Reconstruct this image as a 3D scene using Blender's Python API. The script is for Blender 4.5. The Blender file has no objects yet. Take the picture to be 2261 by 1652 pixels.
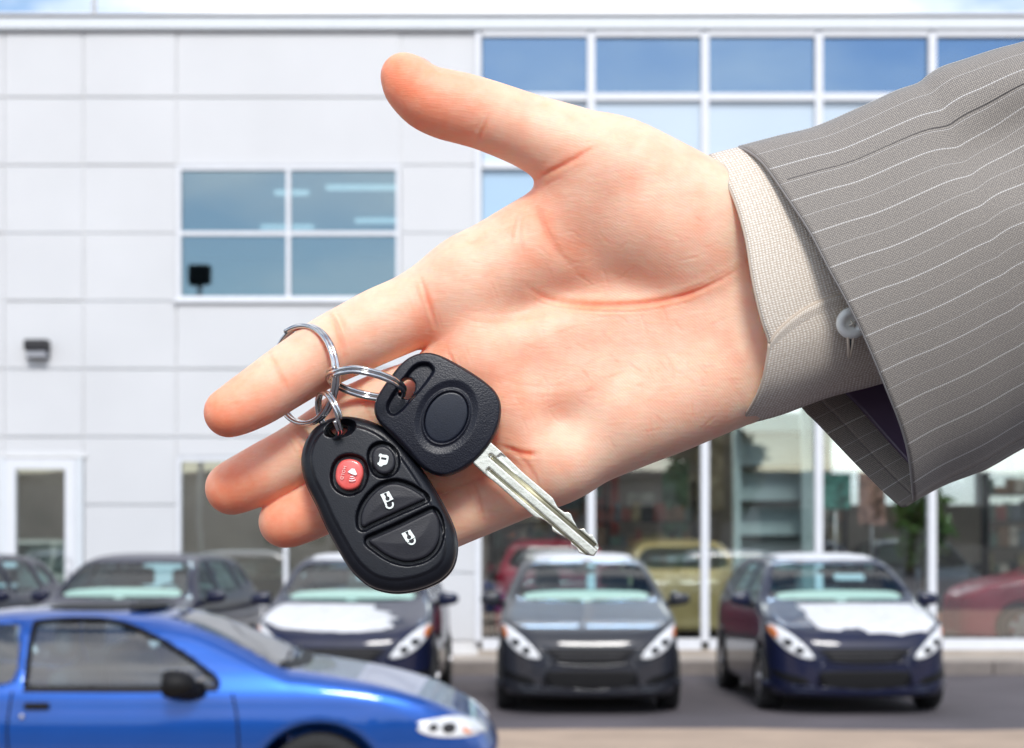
import bpy, bmesh, math, random
import numpy as np
from mathutils import Vector, Matrix

random.seed(7)
rng = np.random.default_rng(7)
SC = bpy.context.scene
COL = SC.collection

# ------------------------------------------------------------------ camera
F, CX, HY, CAMZ = 4200.0, 1130.5, 1189.0, 1.70      # focal length and horizon measured on a 2261 px wide print
cam_d = bpy.data.cameras.new('camera')
cam = bpy.data.objects.new('camera', cam_d)
COL.objects.link(cam)
cam.location = (0, 0, CAMZ)
cam.rotation_euler = (math.radians(90), 0, 0)
cam_d.sensor_width = 36.0
cam_d.lens = 36.0 * F / 2261.0
cam_d.shift_y = (HY - 826.0) / 2261.0
cam_d.clip_start, cam_d.clip_end = 0.05, 2000
cam_d.dof.use_dof = True
cam_d.dof.focus_distance = 0.568
cam_d.dof.aperture_fstop = 29
SC.camera = cam

# ------------------------------------------------------------------ sky and sun
SUN_EL, SUN_AZ = math.radians(42), math.radians(175)   # azimuth from +Y clockwise: behind the camera, to its left
world = bpy.data.worlds.new('World')
SC.world = world
world.use_nodes = True
wn, wl = world.node_tree.nodes, world.node_tree.links
wn.clear()
sky = wn.new('ShaderNodeTexSky')
sky.sky_type = 'NISHITA'
sky.sun_disc = False
sky.sun_elevation = SUN_EL
sky.sun_rotation = SUN_AZ
sky.air_density = 1.0
sky.dust_density = 0.6
sky.ozone_density = 2.0
tc = wn.new('ShaderNodeTexCoord')
mp = wn.new('ShaderNodeMapping')
mp.inputs['Scale'].default_value = (1, 1, 2.4)
mp.inputs['Location'].default_value = (9.951, 5.323, 12.748)
wl.new(tc.outputs['Generated'], mp.inputs['Vector'])
cn = wn.new('ShaderNodeTexNoise')
cn.inputs['Scale'].default_value = 2.3
cn.inputs['Detail'].default_value = 7
cn.inputs['Roughness'].default_value = 0.55
wl.new(mp.outputs['Vector'], cn.inputs['Vector'])
cr = wn.new('ShaderNodeValToRGB')
cr.color_ramp.elements[0].position = 0.47
cr.color_ramp.elements[1].position = 0.60
wl.new(cn.outputs['Fac'], cr.inputs['Fac'])
cm = wn.new('ShaderNodeMix')
cm.data_type = 'RGBA'
cm.inputs[7].default_value = (10.5, 10.6, 10.9, 1)
wl.new(cr.outputs['Color'], cm.inputs[0])
wl.new(sky.outputs['Color'], cm.inputs[6])
bg = wn.new('ShaderNodeBackground')
bg.inputs['Strength'].default_value = 0.12
wl.new(cm.outputs[2], bg.inputs['Color'])
wo = wn.new('ShaderNodeOutputWorld')
wl.new(bg.outputs['Background'], wo.inputs['Surface'])

sun_d = bpy.data.lights.new('sun', 'SUN')
sun_d.energy = 2.2
sun_d.angle = math.radians(14)
sun_d.color = (1.0, 0.975, 0.94)
sun = bpy.data.objects.new('sun', sun_d)
COL.objects.link(sun)
sv = Vector((math.sin(SUN_AZ) * math.cos(SUN_EL), math.cos(SUN_AZ) * math.cos(SUN_EL), math.sin(SUN_EL)))
sun.rotation_euler = (-sv).to_track_quat('-Z', 'Y').to_euler()
sun.location = (0, -5, 12)

vs = SC.view_settings
vs.view_transform = 'Standard'
vs.look = 'None'
vs.gamma = 1.0
vs.use_curve_mapping = False
vs.exposure = 0.44
SC.render.engine = 'CYCLES'
SC.cycles.use_denoising = True
SC.cycles.max_bounces = 8
SC.cycles.transparent_max_bounces = 16
SC.cycles.caustics_reflective = False
SC.cycles.caustics_refractive = False

# ------------------------------------------------------------------ helpers: objects
def P(u, v, Y):
    """world point seen at print pixel (u, v) when it stands Y metres ahead"""
    return Vector(((u - CX) / F * Y, Y, CAMZ + (HY - v) / F * Y))

def tag(o, label=None, cat=None, group=None, kind=None):
    if label: o['label'] = label
    if cat: o['category'] = cat
    if group: o['group'] = group
    if kind: o['kind'] = kind
    return o

def empty(name, loc=(0, 0, 0), rz=0.0, parent=None):
    o = bpy.data.objects.new(name, None)
    COL.objects.link(o)
    o.location = loc
    o.rotation_euler = (0, 0, rz)
    o.empty_display_size = 0.1
    if parent: o.parent = parent
    return o

def mesh_np(name, verts, faces, mat=None, parent=None, smooth=True):
    """verts (n,3) array, faces: list of arrays (m,3)/(m,4) or list of tuples"""
    me = bpy.data.meshes.new(name)
    if isinstance(faces, np.ndarray) and faces.ndim == 2:
        k = faces.shape[1]
        me.vertices.add(len(verts))
        me.vertices.foreach_set('co', np.ascontiguousarray(verts, dtype=np.float32).ravel())
        me.loops.add(faces.size)
        me.loops.foreach_set('vertex_index', np.ascontiguousarray(faces, dtype=np.int32).ravel())
        me.polygons.add(len(faces))
        me.polygons.foreach_set('loop_start', np.arange(0, faces.size, k, dtype=np.int32))
        me.update(calc_edges=True)
        me.validate()
    else:
        me.from_pydata([tuple(map(float, p)) for p in verts], [], [tuple(int(i) for i in f) for f in faces])
    if smooth:
        me.polygons.foreach_set('use_smooth', np.ones(len(me.polygons), dtype=bool))
    me.update()
    if mat: me.materials.append(mat)
    o = bpy.data.objects.new(name, me)
    COL.objects.link(o)
    if parent: o.parent = parent
    return o

def bm_obj(name, bm, mat=None, parent=None, smooth=False, recalc=True):
    if recalc: bmesh.ops.recalc_face_normals(bm, faces=bm.faces)
    me = bpy.data.meshes.new(name)
    bm.to_mesh(me)
    bm.free()
    if smooth:
        me.polygons.foreach_set('use_smooth', np.ones(len(me.polygons), dtype=bool))
    if mat: me.materials.append(mat)
    o = bpy.data.objects.new(name, me)
    COL.objects.link(o)
    if parent: o.parent = parent
    return o

def add_box(bm, x0, x1, y0, y1, z0, z1, bev=0.0, seg=1):
    r = bmesh.ops.create_cube(bm, size=1.0)
    vs_ = r['verts']
    bmesh.ops.scale(bm, vec=(x1 - x0, y1 - y0, z1 - z0), verts=vs_)
    bmesh.ops.translate(bm, vec=((x0 + x1) / 2, (y0 + y1) / 2, (z0 + z1) / 2), verts=vs_)
    if bev > 0:
        es = list({e for v in vs_ for e in v.link_edges})
        bmesh.ops.bevel(bm, geom=es, offset=bev, segments=seg, affect='EDGES', profile=0.5)

def box(name, x0, x1, y0, y1, z0, z1, mat, parent=None, bev=0.0, seg=1):
    bm = bmesh.new()
    add_box(bm, x0, x1, y0, y1, z0, z1, bev, seg)
    return bm_obj(name, bm, mat, parent)

def copy_tree(o, parent=None):
    c = o.copy()
    COL.objects.link(c)
    c.parent = parent
    for ch in o.children:
        copy_tree(ch, c)
    return c

def tube(name, pts, rad, mat, parent=None, n=10, closed=False, flat=1.0, cap=True):
    pts = [Vector(p) for p in pts]
    N = len(pts)
    verts, faces = [], []
    up = None
    for i, p in enumerate(pts):
        a = pts[(i - 1) % N] if (closed or i > 0) else p
        b = pts[(i + 1) % N] if (closed or i < N - 1) else p
        t = (b - a).normalized()
        if up is None:
            up = t.orthogonal().normalized()
        up = (up - t * up.dot(t)).normalized()
        side = t.cross(up)
        r = rad[i] if hasattr(rad, '__len__') else rad
        for k in range(n):
            an = 2 * math.pi * k / n
            verts.append(p + up * (math.cos(an) * r) + side * (math.sin(an) * r * flat))
    for i in range(N if closed else N - 1):
        j = (i + 1) % N
        for k in range(n):
            l = (k + 1) % n
            faces.append((i * n + k, i * n + l, j * n + l, j * n + k))
    if not closed and cap:
        faces.append(tuple(range(n))[::-1])
        faces.append(tuple((N - 1) * n + k for k in range(n)))
    return mesh_np(name, verts, faces, mat, parent)

# ------------------------------------------------------------------ helpers: curves and distance fields
def crom(pts, n, closed=False):
    """Catmull-Rom samples of an (m,d) control polygon, n per span"""
    p = np.asarray(pts, float)
    m = len(p)
    out = []
    for i in range(m if closed else m - 1):
        if closed:
            a, b, c, d = p[(i - 1) % m], p[i], p[(i + 1) % m], p[(i + 2) % m]
        else:
            a, b, c, d = p[max(i - 1, 0)], p[i], p[i + 1], p[min(i + 2, m - 1)]
        for k in range(n):
            t = k / n
            out.append(0.5 * (2 * b + (c - a) * t + (2 * a - 5 * b + 4 * c - d) * t * t + (3 * b - a - 3 * c + d) * t ** 3))
    if not closed: out.append(p[-1])
    return np.array(out)

def poly_sdf(X, Y, poly):
    """signed distance of grid points to a closed polygon, negative inside"""
    d = np.full(X.shape, 1e18)
    inside = np.zeros(X.shape, bool)
    n = len(poly)
    for i in range(n):
        ax, ay = poly[i]
        bx, by = poly[(i + 1) % n]
        ex, ey = bx - ax, by - ay
        wx, wy = X - ax, Y - ay
        L = ex * ex + ey * ey + 1e-18
        t = np.clip((wx * ex + wy * ey) / L, 0, 1)
        dx, dy = wx - ex * t, wy - ey * t
        np.minimum(d, dx * dx + dy * dy, out=d)
        c = (ay > Y) != (by > Y)
        if ey != 0:
            inside ^= c & (X < ex * (Y - ay) / ey + ax)
    d = np.sqrt(d)
    return np.where(inside, -d, d)

def seg_dist(X, Y, a, b):
    ex, ey = b[0] - a[0], b[1] - a[1]
    t = np.clip(((X - a[0]) * ex + (Y - a[1]) * ey) / (ex * ex + ey * ey), 0, 1)
    return np.hypot(X - a[0] - ex * t, Y - a[1] - ey * t)

def smin(a, b, k):
    h = np.maximum(k - np.abs(a - b), 0) / k
    return np.minimum(a, b) - h * h * k * 0.25

def smax(a, b, k):
    h = np.maximum(k - np.abs(a - b), 0) / k
    return np.maximum(a, b) + h * h * k * 0.25

def surface_nets(Fv, o, h, smooth=1):
    """quad mesh of the zero level of Fv (indexed x, y, z; negative inside)"""
    s = Fv < 0
    n0, n1, n2 = Fv.shape
    cnt = np.zeros((n0 - 1, n1 - 1, n2 - 1), np.int8)
    offs = [(i, j, k) for i in (0, 1) for j in (0, 1) for k in (0, 1)]
    for i, j, k in offs:
        cnt += s[i:n0 - 1 + i, j:n1 - 1 + j, k:n2 - 1 + k]
    act = (cnt > 0) & (cnt < 8)
    idx = np.argwhere(act)
    vid = np.full(act.shape, -1, np.int32)
    vid[act] = np.arange(len(idx), dtype=np.int32)
    cv = np.stack([Fv[idx[:, 0] + i, idx[:, 1] + j, idx[:, 2] + k] for i, j, k in offs], 1)
    acc = np.zeros((len(idx), 3))
    num = np.zeros(len(idx))
    for a in range(8):
        for b in range(a + 1, 8):
            oa, ob = np.array(offs[a]), np.array(offs[b])
            if np.abs(oa - ob).sum() != 1: continue
            va, vb = cv[:, a], cv[:, b]
            m = (va < 0) != (vb < 0)
            t = np.where(m, va / np.where(m, va - vb, 1), 0)[:, None]
            acc += np.where(m[:, None], oa + t * (ob - oa), 0)
            num += m
    verts = (idx + acc / num[:, None]) * h + np.asarray(o)
    quads = []
    for ax in range(3):
        p, q = (ax + 1) % 3, (ax + 2) % 3
        sl0 = [slice(None)] * 3; sl1 = [slice(None)] * 3
        sl0[ax] = slice(0, -1); sl1[ax] = slice(1, None)
        a, b = s[tuple(sl0)], s[tuple(sl1)]
        e = np.argwhere(a != b)
        ok = (e[:, p] >= 1) & (e[:, q] >= 1) & (e[:, p] < Fv.shape[p] - 1) & (e[:, q] < Fv.shape[q] - 1)
        e = e[ok]
        ins = a[e[:, 0], e[:, 1], e[:, 2]]
        def g(dp, dq):
            c = e.copy(); c[:, p] += dp; c[:, q] += dq
            return vid[c[:, 0], c[:, 1], c[:, 2]]
        qd = np.stack([g(-1, -1), g(0, -1), g(0, 0), g(-1, 0)], 1)
        qd[~ins] = qd[~ins][:, ::-1]
        quads.append(qd)
    quads = np.concatenate(quads)
    for _ in range(smooth):
        sm = np.zeros_like(verts); c = np.zeros(len(verts))
        for a in range(4):
            for b in (1, 3):
                np.add.at(sm, quads[:, a], verts[quads[:, (a + b) % 4]])
                np.add.at(c, quads[:, a], 1)
        verts = verts * 0.45 + 0.55 * sm / np.maximum(c, 1)[:, None]
    return verts, quads

def grid(lo, hi, h):
    lo = np.asarray(lo, float); hi = np.asarray(hi, float)
    n = np.ceil((hi - lo) / h).astype(int) + 1
    return lo, [lo[i] + h * np.arange(n[i]) for i in range(3)]

def cap_into(D, axes, a, b, ra, rb, m):
    """write min with a tapered capsule a-b into D near the capsule"""
    a = np.asarray(a, float); b = np.asarray(b, float)
    R = max(ra, rb) + m
    sl = []
    for i in range(3):
        l, h_ = min(a[i], b[i]) - R, max(a[i], b[i]) + R
        i0, i1 = np.searchsorted(axes[i], [l, h_])
        if i1 <= i0: return
        sl.append(slice(i0, i1))
    x = axes[0][sl[0]][:, None, None] - a[0]
    y = axes[1][sl[1]][None, :, None] - a[1]
    z = axes[2][sl[2]][None, None, :] - a[2]
    d = b - a
    L = d @ d + 1e-12
    t = np.clip((x * d[0] + y * d[1] + z * d[2]) / L, 0, 1)
    dist = np.sqrt((x - t * d[0]) ** 2 + (y - t * d[1]) ** 2 + (z - t * d[2]) ** 2) - (ra + t * (rb - ra))
    np.minimum(D[tuple(sl)], dist, out=D[tuple(sl)])

# ------------------------------------------------------------------ helpers: materials
def nd(nt, t, **kw):
    n = nt.nodes.new(t)
    for k, v in kw.items(): setattr(n, k, v)
    return n

def material(name, base, rough=0.5, metal=0.0, coat=0.0, spec=0.5, var=0.06, vscale=6.0, bump=0.0, bscale=200.0,
             emit=None, estr=0.0, coat_rough=0.03, detail=4.0):
    m = bpy.data.materials.new(name)
    m.use_nodes = True
    nt = m.node_tree
    b = nt.nodes['Principled BSDF']
    b.inputs['Roughness'].default_value = rough
    b.inputs['Metallic'].default_value = metal
    b.inputs['Coat Weight'].default_value = coat
    b.inputs['Coat Roughness'].default_value = coat_rough
    b.inputs['Specular IOR Level'].default_value = spec
    t = nd(nt, 'ShaderNodeTexCoord')
    n = nd(nt, 'ShaderNodeTexNoise')
    n.inputs['Scale'].default_value = vscale
    n.inputs['Detail'].default_value = detail
    nt.links.new(t.outputs['Object'], n.inputs['Vector'])
    r = nd(nt, 'ShaderNodeValToRGB')
    r.color_ramp.elements[0].position = 0.3
    r.color_ramp.elements[1].position = 0.7
    r.color_ramp.elements[0].color = tuple(c * (1 - var) for c in base) + (1,)
    r.color_ramp.elements[1].color = tuple(min(c * (1 + var), 1) for c in base) + (1,)
    nt.links.new(n.outputs['Fac'], r.inputs['Fac'])
    nt.links.new(r.outputs['Color'], b.inputs['Base Color'])
    if bump > 0:
        n2 = nd(nt, 'ShaderNodeTexNoise')
        n2.inputs['Scale'].default_value = bscale
        n2.inputs['Detail'].default_value = 3
        nt.links.new(t.outputs['Object'], n2.inputs['Vector'])
        bp = nd(nt, 'ShaderNodeBump')
        bp.inputs['Strength'].default_value = bump
        bp.inputs['Distance'].default_value = 1.0 / bscale
        nt.links.new(n2.outputs['Fac'], bp.inputs['Height'])
        nt.links.new(bp.outputs['Normal'], b.inputs['Normal'])
    if emit:
        b.inputs['Emission Color'].default_value = tuple(emit) + (1,)
        b.inputs['Emission Strength'].default_value = estr
    return m

def glass_mat(name, tint, refl=0.35, rough=0.01, rcol=(1, 1, 1), blend=0.25):
    """tinted pane: part mirror, part see-through"""
    m = bpy.data.materials.new(name)
    m.use_nodes = True
    nt = m.node_tree
    nt.nodes.clear()
    tr = nd(nt, 'ShaderNodeBsdfTransparent')
    tr.inputs['Color'].default_value = tuple(tint) + (1,)
    gl = nd(nt, 'ShaderNodeBsdfGlossy')
    gl.inputs['Roughness'].default_value = rough
    gl.inputs['Color'].default_value = tuple(rcol) + (1,)
    lw = nd(nt, 'ShaderNodeLayerWeight')
    lw.inputs['Blend'].default_value = blend
    mr = nd(nt, 'ShaderNodeMapRange')
    mr.inputs['To Min'].default_value = refl
    mr.inputs['To Max'].default_value = 0.95
    nt.links.new(lw.outputs['Fresnel'], mr.inputs['Value'])
    t = nd(nt, 'ShaderNodeTexCoord')
    n = nd(nt, 'ShaderNodeTexNoise')
    n.inputs['Scale'].default_value = 0.9
    nt.links.new(t.outputs['Object'], n.inputs['Vector'])
    bp = nd(nt, 'ShaderNodeBump')
    bp.inputs['Strength'].default_value = 0.02
    bp.inputs['Distance'].default_value = 0.05
    nt.links.new(n.outputs['Fac'], bp.inputs['Height'])
    nt.links.new(bp.outputs['Normal'], gl.inputs['Normal'])
    mx = nd(nt, 'ShaderNodeMixShader')
    nt.links.new(mr.outputs['Result'], mx.inputs['Fac'])
    nt.links.new(tr.outputs['BSDF'], mx.inputs[1])
    nt.links.new(gl.outputs['BSDF'], mx.inputs[2])
    o = nd(nt, 'ShaderNodeOutputMaterial')
    nt.links.new(mx.outputs['Shader'], o.inputs['Surface'])
    return m

M = {}
M['panel'] = material('white_panel', (0.605, 0.615, 0.635), 0.45, var=0.03, vscale=0.8, coat=0.1)
M['joint'] = material('joint_grey', (0.70, 0.71, 0.72), 0.8)
M['white_metal'] = material('white_metal', (0.70, 0.72, 0.76), 0.35, var=0.02)
M['cornice'] = material('cornice', (0.66, 0.70, 0.74), 0.4, var=0.02)
M['asphalt'] = material('asphalt', (0.097, 0.085, 0.094), 0.9, var=0.22, vscale=0.8, bump=0.5, bscale=60, detail=8)
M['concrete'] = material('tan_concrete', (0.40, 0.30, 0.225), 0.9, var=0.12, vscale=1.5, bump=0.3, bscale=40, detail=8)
M['kerb'] = material('kerb', (0.42, 0.37, 0.32), 0.9, var=0.12, vscale=3, bump=0.3, bscale=30)
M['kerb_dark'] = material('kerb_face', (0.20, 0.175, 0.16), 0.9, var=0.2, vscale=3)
M['glass_up'] = glass_mat('sky_glass', (0.30, 0.42, 0.50), 0.34, rcol=(0.50, 0.72, 1.0))
M['glass_office'] = glass_mat('office_glass', (0.52, 0.66, 0.70), 0.26, rcol=(0.62, 0.76, 0.84))
M['glass_low'] = glass_mat('showroom_glass', (0.90, 0.94, 0.94), 0.15)
M['spandrel'] = material('spandrel_glass', (0.50, 0.60, 0.70), 0.08, coat=0.6, var=0.03, vscale=0.5)
M['spandrel_deep'] = material('spandrel_glass_deep', (0.36, 0.52, 0.68), 0.08, coat=0.6, var=0.03, vscale=0.5)
M['room'] = material('office_wall', (0.36, 0.46, 0.50), 0.8)
M['room_low'] = material('showroom_wall', (0.34, 0.30, 0.27), 0.8, var=0.3, vscale=1.0)
M['room_floor'] = material('showroom_floor', (0.28, 0.27, 0.26), 0.35)
M['dark'] = material('black_plastic', (0.006, 0.006, 0.007), 0.55, spec=0.2)
M['dark_grey'] = material('dark_grey_plastic', (0.03, 0.03, 0.034), 0.5, spec=0.3)
M['tyre'] = material('tyre_rubber', (0.012, 0.012, 0.013), 0.8, bump=0.3, bscale=60)
M['alloy'] = material('alloy', (0.5, 0.5, 0.52), 0.3, metal=0.9)
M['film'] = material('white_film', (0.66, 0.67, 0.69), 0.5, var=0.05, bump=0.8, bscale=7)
M['paper'] = material('cream_sheet', (0.80, 0.74, 0.62), 0.7, var=0.03)
M['lamp_glass'] = material('headlamp', (0.72, 0.74, 0.76), 0.12, coat=1.0, var=0.12, vscale=14)
M['amber'] = material('amber_lens', (0.75, 0.22, 0.06), 0.2, coat=0.8)
M['car_glass'] = glass_mat('car_glass', (0.66, 0.87, 0.89), 0.08, blend=0.12)
M['coupe_glass'] = glass_mat('coupe_glass', (0.66, 0.80, 0.84), 0.13, blend=0.2)
M['seat'] = material('seat_cloth', (0.045, 0.06, 0.075), 0.85)
M['chrome'] = material('chrome', (0.60, 0.60, 0.60), 0.13, metal=1.0, var=0.04, vscale=200)
M['light'] = material('ceiling_light', (0.9, 0.9, 0.9), 0.5, emit=(1, 0.98, 0.94), estr=17.0)
M['light_dim'] = material('office_light', (0.9, 0.9, 0.9), 0.5, emit=(1, 0.98, 0.94), estr=1.0)

def paint(name, c, flake=0.15):
    return material(name, c, 0.42, metal=0.0, spec=0.2, coat=0.62, var=flake, vscale=3)
# ================================================================== ground, kerb
FD = 25.0                                   # the front of the building stands 25 m ahead
def bx_(u): return (u - CX) / F * FD
def bz_(v): return CAMZ + (HY - v) / F * FD

g = box('ground', -300, 300, -200, 600, -0.5, 0.0, M['asphalt']); tag(g, kind='structure')
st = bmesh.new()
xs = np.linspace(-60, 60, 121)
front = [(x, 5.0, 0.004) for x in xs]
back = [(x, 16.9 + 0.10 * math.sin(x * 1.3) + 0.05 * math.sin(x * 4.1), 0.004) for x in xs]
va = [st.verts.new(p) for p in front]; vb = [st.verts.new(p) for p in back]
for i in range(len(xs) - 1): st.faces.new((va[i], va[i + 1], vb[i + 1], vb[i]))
o = bm_obj('sandy_lane', st, M['concrete']); tag(o, kind='structure')  # tan colour paints the sunlit ground beyond the building's shadow
pv = empty('pavement', (0, 0, 0)); tag(pv, kind='structure')
box('walkway', -60, 60, 23.86, 25.2, -0.2, 0.17, M['kerb'], pv)
x = -30.0
while x < 30:
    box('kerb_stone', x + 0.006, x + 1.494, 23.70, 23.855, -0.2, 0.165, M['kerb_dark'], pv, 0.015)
    x += 1.5

# ================================================================== showroom building
B = empty('showroom_building', (0, FD, 0))
tag(B, 'two storey white panelled car showroom with a tall glazed front, behind the parked cars', 'building')
BW0, BW1 = -12.2, 13.0
Y0 = 0.0                                    # local y of the facade
def bpart(name, x0, x1, y0, y1, z0, z1, m, par=None, bev=0.0):
    return box(name, x0, x1, y0, y1, z0, z1, m, par or B, bev)

zr = [bz_(v) for v in (70, 215, 365, 515, 665, 815, 965, 1115, 1265, 1415)]
xc = [bx_(u) for u in (-390, -185, 10, 185, 390, 885, 1056)]
xg = [bx_(u) for u in (1056, 1305, 1556, 1807, 2057, 2307, 2557, 2807, 3057)]
X_END = xg[-1]
# carcass
bpart('back_wall', xc[0], bx_(1800), 9.0, 9.2, 0.15, zr[0], M['room'])
bpart('back_wall', bx_(1800), X_END, 9.0, 9.2, 0.15, 2.3, M['room'])
bpart('back_wall', bx_(1800), X_END, 9.0, 9.2, 4.35, zr[0], M['room'])
bpart('side_wall', xc[0] - 0.2, xc[0], 0.05, 9.2, 0.15, zr[0], M['panel'])
bpart('side_wall', X_END, X_END + 0.2, 0.05, 9.2, 0.15, zr[0], M['panel'])
bpart('roof_slab', xc[0] - 0.2, X_END + 0.2, 0.05, 9.2, zr[0] + 0.01, zr[0] + 0.16, M['kerb_dark'])
bpart('floor_slab', xc[0], X_END, 0.30, 9.0, 0.02, 0.16, M['room_floor'])
Z_MID = bz_(690)
bpart('upper_floor', xc[0], X_END, 0.35, 9.0, Z_MID - 0.15, Z_MID + 0.1, M['room'])
bpart('partition', xc[6] - 0.1, xc[6] + 0.06, 0.12, 9.0, Z_MID + 0.1, zr[0], M['room'])
bpart('partition', xc[6] - 0.1, xc[6] + 0.06, 0.12, 9.0, 0.16, Z_MID - 0.15, M['room_low'])
bpart('rear_wall_lining', xc[6] + 0.06, bx_(1800), 8.9, 8.99, 0.16, Z_MID - 0.15, M['room_low'])
bpart('rear_wall_lining', bx_(1800), X_END, 8.9, 8.99, 0.16, 2.3, M['room_low'])
for k in range(7):
    bpart('rear_window_post', 5.6 + k * 1.35, 5.72 + k * 1.35, 9.02, 9.15, 2.3, 4.35, M['white_metal'])
    bpart('rear_pane', 5.721 + k * 1.35, 6.949 + k * 1.35, 9.08, 9.09, 2.3, 4.35, M['glass_low'])
bpart('rear_wall_lining', xc[0], xc[6] - 0.1, 5.9, 5.99, 0.16, Z_MID - 0.15, M['room_low'])
# cornice
bpart('cornice', xc[0] - 0.35, X_END + 0.35, -0.09, 0.3, zr[0] + 0.005, bz_(41), M['cornice'], bev=0.02)
bpart('cornice_lip', xc[0] - 0.4, X_END + 0.4, -0.13, 0.3, bz_(44) + 0.03, bz_(38) + 0.03, M['white_metal'], bev=0.01)

def wall_panel(x0, x1, z0, z1):
    gap = 0.009
    bm = bmesh.new()
    add_box(bm, x0 + gap, x1 - gap, 0.0, 0.024, z0 + gap, z1 - gap, 0.004)
    o = bm_obj('wall_panel', bm, M['panel'], B)
    o.rotation_euler = (random.uniform(-1, 1) * 0.0016, 0, random.uniform(-1, 1) * 0.0016)

# openings: (column range, row range) left free of panels
W1 = (bx_(391), bx_(884), bz_(664), bz_(367))          # upper window
W2 = (bx_(391), bx_(884), bz_(1334), bz_(1010))        # ground floor window
DR = (bx_(12), bx_(168), bz_(1418), bz_(1012))         # door
for i in range(6):
    for j in range(9):
        x0, x1, z1, z0 = xc[i], xc[i + 1], zr[j], zr[j + 1]
        if i == 4 and j in (2, 3): continue
        if i == 4 and j == 6:
            wall_panel(x0, x1, bz_(1008), z1); continue
        if i == 4 and j == 7: continue
        if i == 4 and j == 8:
            wall_panel(x0, x1, z0, bz_(1337)); continue
        if i == 2 and j == 6:
            wall_panel(x0, x1, bz_(1006), z1); continue
        if i == 2 and j in (7, 8): continue
        wall_panel(x0, x1, z0, z1)
# backing behind the joints (pieces butted round the openings)
bpart('panel_backing', xc[0], xc[2], 0.026, 0.11, 0.17, zr[0], M['joint'])
bpart('panel_backing', xc[3], xc[4], 0.026, 0.11, 0.17, zr[0], M['joint'])
bpart('panel_backing', xc[5], xc[6], 0.026, 0.11, 0.17, zr[0], M['joint'])
bpart('panel_backing', xc[2], xc[3], 0.026, 0.11, bz_(1008), zr[0], M['joint'])
bpart('panel_backing', xc[4], xc[5], 0.026, 0.11, bz_(370), zr[0], M['joint'])
bpart('panel_backing', xc[4], xc[5], 0.026, 0.11, bz_(1012), bz_(663), M['joint'])
bpart('panel_backing', xc[4], xc[5], 0.026, 0.11, 0.17, bz_(1332), M['joint'])
# thin drip line above the ground floor openings
bpart('drip_rail', xc[2] - 0.03, xc[3] + 0.05, -0.03, -0.002, bz_(1010), bz_(1003), M['joint'])

def bm_frame(x0, x1, z0, z1, t, ya, yb, vbars=(), hbars=(), tb=None):
    bm = bmesh.new()
    tb = tb or t
    add_box(bm, x0, x1, ya, yb, z0, z0 + t); add_box(bm, x0, x1, ya, yb, z1 - t, z1)
    add_box(bm, x0, x0 + t, ya, yb, z0 + t, z1 - t); add_box(bm, x1 - t, x1, ya, yb, z0 + t, z1 - t)
    for xv in vbars: add_box(bm, xv - tb / 2, xv + tb / 2, ya + 0.004, yb, z0 + t, z1 - t)
    for zh in hbars: add_box(bm, x0 + t, x1 - t, ya + 0.008, yb - 0.002, zh - tb / 2, zh + tb / 2)
    return bm

def window(x0, x1, z0, z1, vb, hb, gm, t=0.055):
    fr = bm_obj('window', bm_frame(x0, x1, z0, z1, t, -0.03, 0.10, vb, hb), M['white_metal'], B)
    xs_ = [x0 + t] + [q for v in vb for q in (v - t / 2, v + t / 2)] + [x1 - t]
    zs_ = [z0 + t] + [q for v in hb for q in (v - t / 2, v + t / 2)] + [z1 - t]
    for i in range(0, len(xs_), 2):
        for j in range(0, len(zs_), 2):
            box('pane', xs_[i], xs_[i + 1], 0.030, 0.040, zs_[j], zs_[j + 1], gm, fr)
    box('sill', x0 - 0.04, x1 + 0.04, -0.06, -0.031, z0 - 0.03, z0 + 0.012, M['white_metal'], fr)
    return fr
window(*W1, [bx_(637)], [bz_(516)], M['glass_office'])
window(*W2, [bx_(631)], [], M['glass_low'])
# door
dr = bm_obj('door', bm_frame(DR[0], DR[1], DR[2], DR[3], 0.14, -0.03, 0.08), M['white_metal'], B)
box('pane', DR[0] + 0.14, DR[1] - 0.14, 0.02, 0.03, DR[2] + 0.14, DR[3] - 0.14, M['glass_low'], dr)
bpart('door_casing', DR[0] - 0.07, DR[0] - 0.005, -0.02, 0.10, DR[2], DR[3] + 0.02, M['cornice'])
bpart('door_casing', DR[1] + 0.005, DR[1] + 0.09, -0.02, 0.10, DR[2], DR[3] + 0.02, M['cornice'])
tube('handle', [(DR[1] - 0.07, -0.09, 1.05), (DR[1] - 0.07, -0.09, 1.45)], 0.012, M['alloy'], dr)

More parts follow.
